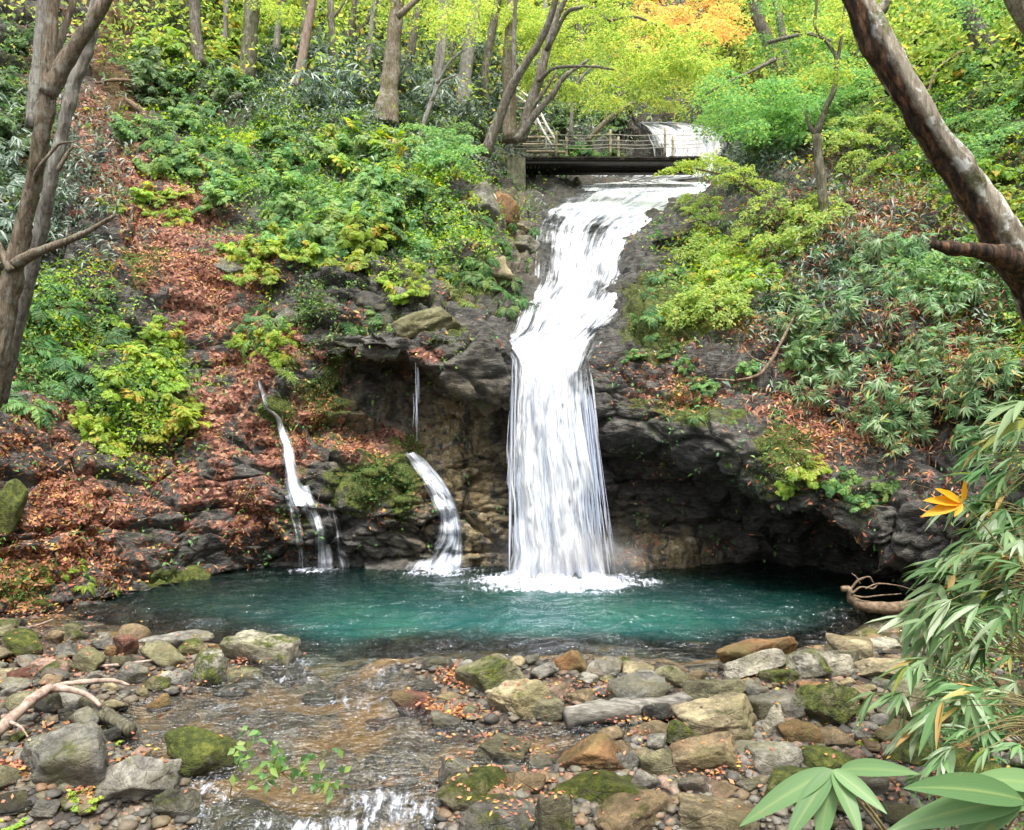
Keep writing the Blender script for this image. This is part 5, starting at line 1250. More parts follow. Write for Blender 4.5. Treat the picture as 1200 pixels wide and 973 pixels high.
wood('vine', 'bare curving branch trailing down the right slope over the dark rocks', 'branch', 'deadwood', [([(935,362),(916,400),(902,425),(888,440),(860,446),(838,444)], [13.9,13.7,13.5,13.4,13.3,13.4], [3,4,4.5,4,3,2]), ([(900,428),(880,418),(868,404)], [13.5,13.6,13.7], [2.5,2,1.2])], sides=6, seed=9)
wood('stick', 'dead branch lying on the bare earth of the upper left slope', 'stick', 'deadwood', [([(112,98),(135,94),(160,95)], dz(135,98,19)-.2, [3,4,3]), ([(140,95),(155,100),(166,108)], dz(150,102,19)-.2, [2,2,1])], sides=5, seed=10)
wood('stick', 'short dark log wedged on the bare earth above the leaf slope', 'stick', 'deadwood', [([(148,117),(160,126),(173,135)], dz(160,130,18)-.15, [5,8,7])], sides=7, seed=11)
wood('stick', 'pale broken stick standing behind the leaning trunk', 'stick', 'driftwood', [([(1088,108),(1096,84),(1112,70),(1140,52)], dz(1090,106,17)-.4, [3,3,2,1.5])], sides=5, seed=12)

# ------------------------------------------------------------------ the footbridge and its steps
br = empty('footbridge', Vector(P(615, 185, 27.6))); org = np.array(br.location)
tag(br, 'small timber footbridge with rope rails crossing above the main fall', 'footbridge')
DB = 27.0
def X_(px, d=DB): return (px - CX) / F * d
def Z_(py, d=DB): return CH + (HY - py) / F * d
x0, x1 = X_(614), X_(822); zt = Z_(184.5)
r = np.random.default_rng(4)
B = Builder()
n = 44; wdt = (x1 - x0) / n
for k in range(n): B.box((x0 + (k + .5) * wdt, DB + .62 + r.normal() * .015, zt + r.normal() * .004), (wdt * .9, 1.28, .06))
B.build('deck', M['bridgewood'], br, False, origin=org)
for y_, zz_, hh_ in ((DB + .12, zt - .115, .16), (DB + 1.12, zt - .115, .16)):
    B = Builder(); B.box(((x0 + x1) / 2, y_, zz_), (x1 - x0, .1, hh_)); B.box(((x0 + x1) / 2, y_ - .04, zz_ - hh_ / 2 - .012), (x1 - x0, .24, .024)); B.box(((x0 + x1) / 2, y_ - .03, zz_ + .055), (x1 - x0, .16, .025))
    B.build('girder', M['steel'], br, False, origin=org)
for px, y_, top, wd in ((651.5, DB + .1, 154, .1), (715, DB + .1, 152, .1), (779, DB + .1, 150, .1), (663.5, DB + 1.18, 161.5, .095), (724.5, DB + 1.18, 160.5, .095), (788, DB + 1.18, 159.5, .095)):
    zb = zt + .036; ztop = Z_(top, y_)
    B = Builder(); B.tube([(X_(px, y_), y_, zb), (X_(px, y_) + .01, y_, (zb + ztop) / 2), (X_(px, y_) + .005, y_, ztop)], [wd / 2, wd / 2 * .97, wd / 2 * .9], sides=8, sub=2)
    B.build('post', M['post'], br, origin=org)
for y_, rows in ((DB + .1, ((159, 158.2), (171, 169))), (DB + 1.18, ((165.5, 164.5), (174.5, 173)))):
    for ra, rb in rows:
        pts = []; xs = [600, 625, 651, 683, 715, 747, 779, 800, 822]
        for k, px in enumerate(xs):
            sag = 1.4 if px in (625, 683, 747, 800) else 0
            pts.append((X_(px, y_), y_ - .06, Z_(ra + (rb - ra) * (px - 600) / 246 + sag, y_)))
        B = Builder(); B.tube(pts, [.012] * len(pts), sides=5, sub=3); B.build('rope', M['rope'], br, origin=org)
B = Builder(); B.box((X_(605), DB + .7, zt - .62), (.62, 1.7, 1.1)); B.box((X_(606), DB + .7, zt - .06), (.5, 1.5, .1))
ab = B.build('bridge_abutment', M['concrete'], None, False); tag(ab, 'mossy concrete abutment carrying the left end of the footbridge', 'abutment')
st = empty('stairs', Vector(P(640, 178, 29.0))); org = np.array(st.location)
tag(st, 'log steps with pale handrail climbing left behind the footbridge', 'steps')
for k in range(12):
    a = k / 11; px, py, d_ = 640 - 62 * a ** 1.1, 178 - 92 * a, 29.4 + 5.5 * a
    c = P(px, py, d_)
    B = Builder(); B.tube([(c[0] - .75, c[1], c[2]), (c[0], c[1] + .02, c[2] + .01), (c[0] + .75, c[1] + .06, c[2])], [.05, .055, .05], sides=8, sub=2); B.build('step', M['post'], st, origin=org)
for off in (0, 5):
    B = Builder(); B.tube([P(652 - off, 166 + off, 28.9), P(640 - off, 146 + off, 29.6), P(628 - off, 122 + off, 30.6), P(600 - off, 100 + off, 32.8), P(575 - off, 82 + off, 35)], [.045] * 5, sides=6, sub=3); B.build('handrail', M['palerail'], st, origin=org)
for px, py, d_ in ((640, 146, 29.6), (628, 122, 30.6), (600, 100, 32.8)):
    c = P(px, py, d_); B = Builder(); B.tube([c, c - np.array([0, 0, .5]), c - np.array([0, 0, 1.0])], [.04] * 3, sides=6, sub=2); B.build('post', M['palerail'], st, origin=org)
# ------------------------------------------------------------------ undergrowth: one of each kind, then copies
def frame(up, yaw):
    up = unit(np.asarray(up, float)); a = unit(np.cross(up, [math.cos(yaw), math.sin(yaw), 0.01])); b = np.cross(up, a)
    return np.stack([a, b, up], 1)
def pinnate(B, S, r, root, yaw, L, rise, n=15, lw=.42, shape='oval', leaf=.2, var=None, thick=.004):
    """an arching frond: a midrib with pairs of leaflets"""
    t = np.linspace(0, 1, n + 2)
    h = np.array([math.cos(yaw), math.sin(yaw), 0]); sd_ = np.array([-h[1], h[0], 0])
    mid = root + h * (L * (t * (1 - .12 * t)))[:, None] + np.array([0, 0, 1]) * (L * (rise * t - (rise + .25) * t ** 2.2))[:, None]
    mid = mid + sd_ * (r.normal() * .12 * L * t ** 2)[:, None]
    tan = unit(np.gradient(mid, axis=0)); nr = unit(np.cross(np.cross(tan, [0, 0, 1.0]) + 1e-6, tan))
    prof = np.sin(np.pi * np.clip((t - .1) / .92, 0, 1) ** .75) * (t > .14)
    v0 = r.random() if var is None else var
    for s in (-1, 1):
        ok = prof > .05
        b_ = mid[ok]; ax = sd_ * s * .9 + tan[ok] * .55 + np.array([0, 0, -.22]) + r.normal(size=(ok.sum(), 3)) * .12
        l_ = L * leaf * prof[ok] * r.uniform(.85, 1.1, ok.sum()) + .008
        leaves(B, b_, ax, nr[ok] + r.normal(size=(ok.sum(), 3)) * .15, l_, l_ * lw, shape, .18, np.clip(v0 + r.normal(size=ok.sum()) * .12, 0, 1), r)
    leaves(B, mid[-2:-1], tan[-1:], nr[-1:], L * leaf * .5, L * leaf * .2, shape, .1, v0, r)
    S.tube(mid[::3], np.linspace(thick, thick * .3, len(mid[::3])), sides=4, cap=False, sub=1)
def proto_fern(seed, n=11):
    r = np.random.default_rng(seed); B, S = Builder(), Builder()
    for k in range(n):
        pinnate(B, S, r, np.array([0, 0, .02]) + r.normal(size=3) * .03, 2 * np.pi * k / n + r.normal() * .25, r.uniform(.34, .62), r.uniform(.45, .95), 16, .34, 'oval', .26)
    return B.mesh('fern_fronds'), S.mesh('fern_ribs')
def proto_shrub(seed, leaf=.085, n=15, big=1.0, trif=True):
    """arching stems with flat layers of compound leaves"""
    r = np.random.default_rng(seed); B, S = Builder(), Builder()
    for k in range(n):
        yaw = r.random() * 6.28; L = r.uniform(.25, .6) * big; el = r.uniform(.35, 1.25)
        h = np.array([math.cos(yaw), math.sin(yaw), 0])
        t = np.linspace(0, 1, 6)
        mid = h * (L * math.cos(el) * t)[:, None] + np.array([0, 0, 1]) * (L * (math.sin(el) * t - .18 * t ** 2))[:, None]
        S.tube(mid, np.linspace(.006, .002, 6), sides=4, cap=False, sub=1)
        v0 = r.random()
        for q in (.5, .7, .85, 1.0):
            c = np.array([np.interp(q, t, mid[:, i]) for i in range(3)])
            for m in range(2):
                ya = yaw + r.normal() * .9; ln = r.uniform(.09, .2) * (.8 + .4 * q)
                pinnate(B, S, r, c, ya, ln, r.uniform(.0, .45), 4, .58, 'oval', leaf * 7.0, np.clip(v0 + r.normal() * .15, 0, 1), .0018)
    return B.mesh('shrub_leaves'), S.mesh('shrub_stems')
def proto_layered(seed, n=9):
    """low maple bush: horizontal sprays of small leaves"""
    r = np.random.default_rng(seed); B, S = Builder(), Builder()
    for k in range(n):
        yaw = r.random() * 6.28; q = r.uniform(.1, .55); z = r.uniform(.15, .55)
        c = np.array([math.cos(yaw) * q, math.sin(yaw) * q, z])
        S.tube([(0, 0, 0), c * [.5, .5, .7], c], [.008, .005, .002], sides=4, cap=False, sub=2)
        spray(B, c, r.uniform(.16, .3), 80, .07, (math.cos(yaw) * -.25, math.sin(yaw) * -.25), .09, r, ar=.7)
    return B.mesh('bush_leaves'), S.mesh('bush_stems')
def fan(B, r, c, dirv, n, L, wid, spread=1.0, droop=.3, var=None):
    """a hand of lance-shaped bamboo-grass leaves"""
    dirv = unit(np.asarray(dirv, float)); side = unit(np.cross(dirv, [0, 0, 1.0]) + 1e-6); up = np.cross(side, dirv)
    a = np.linspace(-1, 1, n) * spread + r.normal(size=n) * .12
    ax = dirv[None] * np.cos(a)[:, None] + side[None] * np.sin(a)[:, None] + up[None] * (r.normal(size=n) * .18)[:, None]
    l_ = L * (1 - .25 * np.abs(a) / max(spread, .1)) * r.uniform(.8, 1.1, n)
    nr = up[None] + r.normal(size=(n, 3)) * .3
    v_ = r.random() * .93 if var is None else var
    vv = np.clip(np.where(r.random(n) < .84, v_ * .88 + r.normal(size=n) * .12, np.where(r.random(n) < .5, r.uniform(.9, 1, n), r.random(n))), 0, 1) if var is None else np.full(n, var)
    leaves(B, np.repeat(np.asarray(c)[None], n, 0) - ax * .01, ax, nr, l_, wid * r.uniform(.8, 1.15, n) * l_ / L, 'lance', droop, vv, r)
def proto_sasa(seed, n=10, L=.21, hgt=.75):
    r = np.random.default_rng(seed); B, S = Builder(), Builder()
    for k in range(n):
        yaw = r.random() * 6.28; h_ = hgt * r.uniform(.55, 1.1); lean = r.uniform(.15, .7)
        tip = np.array([math.cos(yaw) * lean * h_, math.sin(yaw) * lean * h_, h_ * (1 - .3 * lean)])
        S.tube([(0, 0, 0), tip * [.35, .35, .55], tip], [.005, .004, .002], sides=4, cap=False, sub=2)
        for m in range(3):
            q = 1 - .22 * m; c = tip * [q * q, q * q, q] + r.normal(size=3) * .02
            ya = yaw + r.normal() * 1.2
            fan(B, r, c, (math.cos(ya), math.sin(ya), r.uniform(-.5, .25)), int(r.integers(4, 7)), L * r.uniform(.8, 1.15), .036, 1.0, .35)
    return B.mesh('bamboo_leaves'), S.mesh('bamboo_stems')
def proto_grass(seed, n=130):
    r = np.random.default_rng(seed); B = Builder()
    yaw = r.random(n) * 6.28; el = r.uniform(.5, 1.4, n)
    ax = np.stack([np.cos(yaw) * np.cos(el), np.sin(yaw) * np.cos(el), np.sin(el)], 1)
    b_ = np.stack([r.normal(size=n) * .05, r.normal(size=n) * .05, np.zeros(n)], 1)
    leaves(B, b_, ax, np.stack([r.normal(size=n), r.normal(size=n), np.ones(n) * .3], 1), r.uniform(.2, .42, n), .012, 'lance', .85, None, r)
    return B.mesh('grass_blades'), None
def proto_creeper(seed, n=420):
    r = np.random.default_rng(seed); B, S = Builder(), Builder()
    for k in range(9):
        x = r.normal() * .25; L = r.uniform(.4, .95)
        pts = [(x * .3, 0, .1), (x * .8, .12 + r.normal() * .03, .05), (x, .2, -L * .5), (x + r.normal() * .08, .22, -L)]
        S.tube(pts, [.005, .004, .003, .001], sides=4, cap=False, sub=3)
        m = n // 9; t = r.random(m)
        c = np.stack([np.interp(t, [0, .2, .5, 1], [p[i] for p in pts]) for i in range(3)], 1) + r.normal(size=(m, 3)) * .06
        leaves(B, c, r.normal(size=(m, 3)) + [0, .4, -.6], r.normal(size=(m, 3)) * .5 + [0, 1, .4], r.uniform(.035, .06, m), .04, 'oval', .1, None, r)
    return B.mesh('creeper_leaves'), S.mesh('creeper_stems')
PROTO = {
    'fern': [proto_fern(1), proto_fern(2, 9), proto_fern(3, 13)],
    'shrub': [proto_shrub(4), proto_shrub(5), proto_shrub(6), proto_shrub(7, .075, 18)],
    'layered': [proto_layered(8), proto_layered(9), proto_layered(10)],
    'sasa': [proto_sasa(11), proto_sasa(12, 12), proto_sasa(13, 8)],
    'grass': [proto_grass(14), proto_grass(15)],
    'creeper': [proto_creeper(16), proto_creeper(17)],
}
NAMES = {'fern': ('fern', 'fronds', 'ribs'), 'shrub': ('shrub', 'foliage', 'stems'), 'layered': ('maple_bush', 'foliage', 'stems'), 'sasa': ('bamboo_grass', 'foliage', 'stems'),
         'grass': ('grass_tuft', None, None), 'creeper': ('creeper', 'foliage', 'stems')}
_cache = {}
def proto_obj(kind, k, mat):
    """meshes of one kind in one leaf material (made once, shared by all copies)"""
    if (kind, k, mat) not in _cache:
        a, b = PROTO[kind][k]; a = a.copy(); a.materials.clear(); a.materials.append(M[mat])
        if b is not None and not b.materials: b.materials.append(M['stem'])
        _cache[(kind, k, mat)] = (a, b)
    return _cache[(kind, k, mat)]
def plant(kind, k, mat, loc, up, yaw, size):
    a, b = proto_obj(kind, k, mat); nm, pa, pb = NAMES[kind]
    mt = Matrix(frame(up, yaw).tolist()).to_4x4(); mt.translation = Vector(loc)
    if b is None:
        o = link(nm, a)
    else:
        o = empty(nm); link(pa, a, parent=o); link(pb, b, parent=o)
    o.matrix_world = mt @ Matrix.Diagonal((size, size, size, 1))
    return o
def grove(text, cat, group, kind, mat, n, x, y, rx, ry, size, lean=.55, seed=None, where='slope', spots=None, gapf=.9):
    """n plants of one kind on the slope inside an ellipse of the photo"""
    r = np.random.default_rng(seed if seed is not None else int(x * 7 + y * 13 + n)); got = []; tries = 0
    while len(got) < n and tries < 400:
        tries += 1
        if spots: px, py = spots[len(got) % len(spots)]
        else:
            a, q = r.random() * 6.28, math.sqrt(r.random()); px, py = x + rx * q * math.cos(a), y + ry * q * math.sin(a)
        h_ = hit(px, py + 4, where)
        if h_ is None: continue
        loc, nor, _ = h_
        if not spots and any(np.linalg.norm(loc - g[0]) < size * .42 * gapf for g in got) and tries < 250: continue
        up = np.array([0, 0, 1.0]) * (1 - lean) + nor * lean
        got.append((loc, up, px))
    items = []
    for loc, up, px in got:
        o = plant(kind, int(r.integers(len(PROTO[kind]))), mat, loc - unit(up) * .03, up, r.random() * 6.28, size * r.uniform(.8, 1.25))
        tag(o, None, cat, group, 'thing'); items.append((px, o))
    row_labels(items, text)

g = grove
# left slope
g('bright yellow-green shrub in the patch on the leaf-littered left slope', 'shrub', 'bright shrubs on the left slope', 'shrub', 'bright', 10, 165, 478, 72, 55, .95)
g('bright shrub at the upper edge of the left slope patch', 'shrub', 'bright shrubs on the left slope', 'shrub', 'bright', 7, 150, 410, 70, 28, .9)
g('light green fern beside the bright left slope patch', 'fern', 'ferns on the left slope', 'fern', 'fern', 9, 75, 375, 68, 55, 1.15)
g('fern on the shaded left bank below the forked tree', 'fern', 'ferns on the left slope', 'fern', 'fern', 5, 50, 445, 50, 35, 1.0)
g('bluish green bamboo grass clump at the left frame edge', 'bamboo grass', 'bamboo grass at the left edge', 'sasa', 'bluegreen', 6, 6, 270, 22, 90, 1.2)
g('dark green shrub behind the left foreground trunks', 'shrub', 'dark shrubs on the upper left', 'shrub', 'dark', 6, 15, 130, 30, 90, 1.3)
g('little green shrub alone amid the red leaf litter', 'shrub', 'sparse shrubs in the leaf litter', 'shrub', 'bright', 5, 180, 240, 60, 22, .7)
g('green shrub on the upper rim of the leaf slope', 'shrub', 'shrubs on the upper left rim', 'shrub', 'fern', 10, 200, 160, 50, 45, 1.1)
g('dark shrub below the grey trunk of the upper left slope', 'shrub', 'shrubs on the upper left rim', 'shrub', 'dark', 9, 215, 95, 65, 32, 1.4)
g('yellow-green shrub at the top of the upper left slope', 'shrub', 'shrubs on the upper left rim', 'shrub', 'bright', 10, 300, 55, 110, 40, 1.6)
g('leafy shrub above the dark hollows of the left cliff', 'shrub', 'shrubs over the left cliff', 'shrub', 'maple_green', 10, 245, 200, 55, 40, 1.0)
g('mid-green shrub near the middle of the left cliff', 'shrub', 'shrubs over the left cliff', 'shrub', 'fern', 10, 330, 180, 60, 40, 1.15)
g('spreading light green bush over the left cliff', 'shrub', 'bushes over the left cliff', 'shrub', 'maple_green', 10, 400, 210, 70, 50, 1.25)
g('bright bushy shrub below the stout brown trunk', 'shrub', 'shrubs over the left cliff', 'shrub', 'bright', 10, 440, 185, 60, 35, 1.15)
g('green shrub on the cliff shoulder below the leaning maple', 'shrub', 'shrubs over the left cliff', 'shrub', 'fern', 9, 470, 240, 55, 35, 1.0)
g('flat-layered maple bush beside the bridge abutment', 'shrub', 'maple bushes by the footbridge', 'layered', 'maple_green', 8, 530, 195, 45, 26, 1.3)
g('fern in the crevices left of the cascade', 'fern', 'ferns beside the cascade', 'fern', 'fern', 10, 535, 290, 60, 40, .9)
g('shrub hanging over the face of the left cliff', 'shrub', 'shrubs over the left cliff', 'shrub', 'bright', 9, 400, 280, 60, 35, .95)
g('bluish green shrub at the left end of the cliff', 'shrub', 'shrubs over the left cliff', 'shrub', 'maple_green', 7, 345, 275, 40, 30, 1.0)
g('yellowish shrub at the edge of the leaf slope', 'shrub', 'shrubs by the leaf slope', 'shrub', 'bright', 6, 300, 305, 35, 30, .85)
g('dark small-leaved creeper hanging down the left cliff', 'creeper', 'creepers on the left cliff', 'creeper', 'fern', 5, 376, 345, 34, 28, .95, .85)
g('fern growing on the leaf slope above the trickle', 'fern', 'ferns above the trickle', 'fern', 'fern', 5, 300, 378, 28, 24, .95)
g('bright shrub just above the trickle', 'shrub', 'shrubs above the trickle', 'shrub', 'bright', 4, 318, 402, 26, 16, .75)
g('grass tuft above the top of the trickle', 'grass tuft', 'grass tufts above the trickle', 'grass', 'grass', 4, 345, 425, 18, 14, 1.0)
g('small fern on the ledge over the dark recess', 'fern', 'ferns on the ledge', 'fern', 'fern', 4, 435, 372, 22, 10, .75)
g('grass tuft hanging from the ledge over the dark recess', 'grass tuft', 'grass tufts on the ledge', 'grass', 'grass', 5, 470, 376, 26, 12, .9)
g('grass tuft on the rocks above the perched boulder', 'grass tuft', 'grass tufts above the perched boulder', 'grass', 'grass', 6, 540, 338, 34, 18, .95)
g('small fern on the rock wall left of the cascade', 'fern', 'ferns on the wall left of the cascade', 'fern', 'fern', 6, 590, 330, 28, 30, .65)
g('small yellow-green shrub above the perched boulder', 'shrub', 'shrubs above the perched boulder', 'shrub', 'bright', 5, 490, 330, 40, 18, .65)
# behind the bridge and up the valley
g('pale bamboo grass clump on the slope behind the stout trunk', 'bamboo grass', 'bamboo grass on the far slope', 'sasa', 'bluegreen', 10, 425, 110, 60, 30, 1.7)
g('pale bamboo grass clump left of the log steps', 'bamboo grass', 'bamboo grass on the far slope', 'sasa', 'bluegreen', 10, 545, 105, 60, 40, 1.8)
g('shrub growing at the left of the upper waterfall', 'shrub', 'shrubs by the upper waterfall', 'shrub', 'dark', 8, 690, 150, 48, 24, 1.5)
g('low shrub under the footbridge rail', 'shrub', 'shrubs by the footbridge', 'shrub', 'fern', 5, 690, 178, 40, 8, 1.2)
g('dark bush right of the upper waterfall', 'shrub', 'bushes right of the upper waterfall', 'shrub', 'dark', 9, 890, 155, 45, 35, 1.5)
# right bank
g('yellow-green maple bush on the right bank beside the cascade', 'shrub', 'maple bushes on the right bank', 'layered', 'maple', 8, 850, 305, 42, 18, .8)
g('yellow-green maple bush below the greenish sapling', 'shrub', 'maple bushes on the right bank', 'layered', 'maple', 8, 922, 272, 42, 26, .85)
g('bright shrub low on the rocks right of the cascade', 'shrub', 'shrubs on the right rocks', 'layered', 'maple', 5, 815, 368, 42, 16, .85)
g('bright shrub on the right bank under the maple bushes', 'shrub', 'shrubs on the right rocks', 'shrub', 'bright', 9, 870, 318, 60, 24, .85)
g('little fern on the dark rocks right of the cascade', 'fern', 'ferns on the right rocks', 'fern', 'fern', 9, 775, 345, 38, 50, .55)
g('low green plant on the dark rock right of the main fall', 'shrub', 'low plants right of the main fall', 'shrub', 'fern', 9, 800, 430, 80, 35, .42)
g('small fern on the mossy rock above the right-hand cave', 'fern', 'ferns above the right-hand cave', 'fern', 'fern', 9, 870, 480, 80, 30, .42)
g('dense green shrub in the middle of the right slope', 'shrub', 'green shrubs on the right slope', 'shrub', 'fern', 9, 1010, 400, 80, 60, .85)
g('leafy green shrub on the right slope near the leaning trunk', 'shrub', 'green shrubs on the right slope', 'layered', 'maple_green', 7, 1080, 300, 50, 50, .85)
g('small fern on dark rock by the upper cascade', 'fern', 'ferns by the upper cascade', 'fern', 'fern', 8, 790, 285, 38, 36, .6)
g('small bush on the rim right of the upper cascade', 'shrub', 'bushes by the upper cascade', 'layered', 'maple', 6, 830, 252, 36, 16, .65)
g('small fern on the rocks left of the upper cascade', 'fern', 'ferns left of the upper cascade', 'fern', 'fern', 7, 605, 285, 22, 50, .5)
g('green bush on the far right bank above the dark thicket', 'shrub', 'bushes on the far right bank', 'layered', 'maple_green', 10, 965, 130, 70, 45, 1.3)
g('bamboo grass clump in the middle of the right slope', 'bamboo grass', 'bamboo grass on the right slope', 'sasa', 'sasa', 7, 965, 375, 48, 50, 1.0)
g('bamboo grass clump above the mossy hump', 'bamboo grass', 'bamboo grass on the right slope', 'sasa', 'sasa', 6, 955, 440, 50, 36, .9)
g('bamboo grass clump hanging over the right-hand cave', 'bamboo grass', 'bamboo grass on the right slope', 'sasa', 'sasa', 8, 1050, 490, 55, 45, .85)
g('bamboo grass clump below the dead stub of the leaning trunk', 'bamboo grass', 'bamboo grass on the right slope', 'sasa', 'sasa', 8, 1110, 390, 55, 55, .95)
g('bamboo grass clump left of the dead stub', 'bamboo grass', 'bamboo grass on the right slope', 'sasa', 'sasa', 6, 1040, 320, 50, 45, 1.0)
g('bamboo grass clump at the right frame edge above the bank', 'bamboo grass', 'bamboo grass on the right slope', 'sasa', 'sasa', 8, 1170, 470, 40, 50, .85)
g('green bush on the upper right slope beyond the leaning trunk', 'shrub', 'bushes on the upper right slope', 'layered', 'maple_green', 10, 1150, 150, 60, 60, 1.05)
g('yellow-green shrub right of the leaning trunk', 'shrub', 'bushes on the upper right slope', 'shrub', 'bright', 8, 1165, 245, 40, 50, .9)
g('small shrub left of the leaning trunk', 'shrub', 'shrubs left of the leaning trunk', 'layered', 'maple', 7, 1015, 170, 40, 40, 1.0)
g('shrub high on the upper right slope', 'shrub', 'bushes on the upper right slope', 'shrub', 'bright', 9, 1090, 60, 70, 45, 1.2)
g('small fern among the red leaves of the right slope', 'fern', 'ferns on the right slope', 'fern', 'fern', 9, 1000, 260, 60, 50, .9)
g('pale green young plant with broad leaves at the cave mouth', 'plant', 'young plants at the cave mouth', 'shrub', 'bright', 3, 0, 0, 1, 1, .5, spots=[(944, 552), (925, 566), (962, 545)])
g('fresh green plant among the rocks above the cave', 'plant', 'young plants at the cave mouth', 'shrub', 'fern', 4, 1010, 575, 35, 20, .45)
g('tiny fern at the foot of the left bank', 'fern', 'ferns at the foot of the left bank', 'fern', 'bright', 6, 110, 670, 70, 20, .4)
g('small weed between the stones of the left bar', 'weed', 'weeds on the left bar', 'shrub', 'bright', 4, 0, 0, 1, 1, .22, .2, where='ground', spots=[(98, 938), (110, 928), (128, 868), (8, 965)])
g('small weed on the mossy stones of the right bar', 'weed', 'weeds on the right bar', 'shrub', 'bright', 3, 0, 0, 1, 1, .25, .2, where='ground', spots=[(1025, 870), (1040, 850), (1075, 862)])

g('young fern under the near bamboo grass of the right bank', 'fern', 'ferns under the near bamboo', 'fern', 'fern', 7, 1105, 890, 80, 45, .42, .2, where='ground', gapf=.6)
g('small bamboo grass between the right bank stones', 'bamboo grass', 'small bamboo grass on the right bank', 'sasa', 'sasa', 8, 1125, 830, 70, 55, .5, .3, where='ground', gapf=.6)
g('grass tuft between the mossy stones of the right bank', 'grass tuft', 'grass tufts on the right bank', 'grass', 'grass', 6, 1090, 850, 90, 60, .5, .2, where='ground', gapf=.6)
# ------------------------------------------------------------------ the big bamboo grass of the near right bank
def near_sasa(label, root_px, root_d, fans, culm=.004, Lw=.185, stems=None):
    """fans: (px, py, distance, direction in the picture as (dx, dy), leaves, length px, hue or None)"""
    o = empty('bamboo_grass', Vector(P(*root_px, root_d))); org = np.array(o.location)
    B, S = Builder(), Builder(); r = np.random.default_rng(int(root_px[0] * 3 + root_px[1]))
    S2 = Builder()
    for (px, py, d, (dx, dy), n, lp, hue) in fans:
        c = P(px, py, d); dirv = np.array([dx, r.normal() * .35, -dy], float)
        L = lp / F * d
        fan(B, r, c, dirv, n, L, L * Lw, r.uniform(.55, .95), r.uniform(.1, .38), hue)
        m = (org + c) / 2 + np.array([0, 0, .12 * np.linalg.norm(c - org)])
        S.tube([org, m, c], [culm, culm * .8, culm * .45], sides=5, cap=False, sub=4)
    B.build('foliage', M['sasa'], o, origin=org); S.build('stems', M['stem'], o, origin=org)
    tag(o, label, 'bamboo grass', 'big bamboo grass on the near right bank', 'thing'); return o
r = np.random.default_rng(99)
def rf(n, x0, x1, y0, y1, d0, d1, l0, l1, hue=None):
    out = []; n = int(n * 1.35); l0, l1 = l0 * .72, l1 * .8
    for k in range(n):
        x, y = r.uniform(x0, x1), r.uniform(y0, y1)
        out.append((x, y, r.uniform(d0, d1), (-1 + r.normal() * .45, .45 + r.normal() * .45), int(r.integers(4, 8)), r.uniform(l0, l1), hue))
    return out
NS = empty('bamboo_grass', Vector(P(1120, 1200, 1.75))); org = np.array(NS.location); B, S = Builder(), Builder(); rr_ = np.random.default_rng(17)
for (cx_, cy__, dd_, tips) in ((976, 902, 1.62, ((866, 966), (918, 992), (958, 1006), (1012, 990), (1040, 958))), (984, 902, 1.64, ((1078, 908),)), (1200, 938, 1.58, ((1058, 912), (1036, 966), (1096, 1004))), (1236, 925, 1.7, ((1132, 908), (1128, 960)))):
    c = P(cx_, cy__, dd_)
    for (tx, ty) in tips:
        e = P(tx, ty, dd_ - .1 + .12 * rr_.random()) + [0, 0, .02] - c; L = np.linalg.norm(e)
        leaves(B, c[None], e[None], np.array([[rr_.normal() * .12, -.62, .75]]), L, L * .14 + .018, 'blade', .12, rr_.uniform(.05, .5))
    S.tube([org, (org + c) / 2 + [0, 0, .1], c], [.004, .0035, .0025], sides=6, cap=False, sub=4)
B.build('foliage', M['sasa'], NS, origin=org); S.build('stems', M['stem'], NS, origin=org)
tag(NS, 'bamboo grass at the very bottom with the largest and nearest leaves', 'bamboo grass', 'big bamboo grass on the near right bank', 'thing')
near_sasa('lowest overhanging bamboo grass above the mossy ribbed boulder', (1235, 900), 4.6, [(1024, 812, 4.5, (-.5, .8), 5, 62, .55), (1066, 816, 4.5, (-.2, 1), 5, 60, .6), (1086, 772, 4.4, (-.8, .4), 5, 66, .65)] + rf(16, 1050, 1195, 770, 860, 4.0, 4.8, 50, 74))
near_sasa('bamboo grass reaching furthest out over the pale shore stones', (1240, 800), 4.8, [(1065, 722, 4.9, (-1, .25), 4, 56, .8), (1078, 712, 4.9, (-.8, .6), 4, 58, .3), (1090, 745, 4.8, (-.6, .9), 5, 60, .5)] + rf(22, 1070, 1195, 690, 780, 4.2, 5.0, 50, 76))
near_sasa('drooping bamboo grass in front of the cave floor driftwood', (1250, 700), 5.0, [(1122, 655, 5.0, (-.9, .5), 6, 66, .75), (1110, 690, 5.0, (-1, .3), 5, 60, .6), (1140, 680, 4.8, (-.7, .8), 5, 60, .5)] + rf(26, 1095, 1200, 625, 715, 4.4, 5.2, 52, 76))
near_sasa('pale-leaved bamboo grass below the single yellow fan', (1250, 640), 5.2, rf(24, 1125, 1205, 580, 660, 4.6, 5.5, 48, 66))
near_sasa('bamboo grass at the right edge beside the yellow fan', (1255, 560), 5.6, rf(20, 1140, 1205, 500, 590, 5.0, 5.8, 44, 62))
near_sasa('fresh green bamboo grass entering from the right above the others', (1265, 520), 4.4, [(1205, 492, 4.4, (-1, .1), 3, 60, .94), (1200, 470, 4.4, (-.9, .3), 4, 62, .6)] + rf(7, 1165, 1210, 470, 520, 4.6, 5.6, 40, 58))
near_sasa('shaded bamboo grass low on the right beside the brown mossy stone', (1255, 860), 4.0, rf(20, 1100, 1205, 800, 910, 3.8, 4.3, 50, 72))
Y = empty('bamboo_grass', Vector(P(1175, 645, 4.5))); org = np.array(Y.location); B, S = Builder(), Builder()
c = P(1128, 590, 4.5)
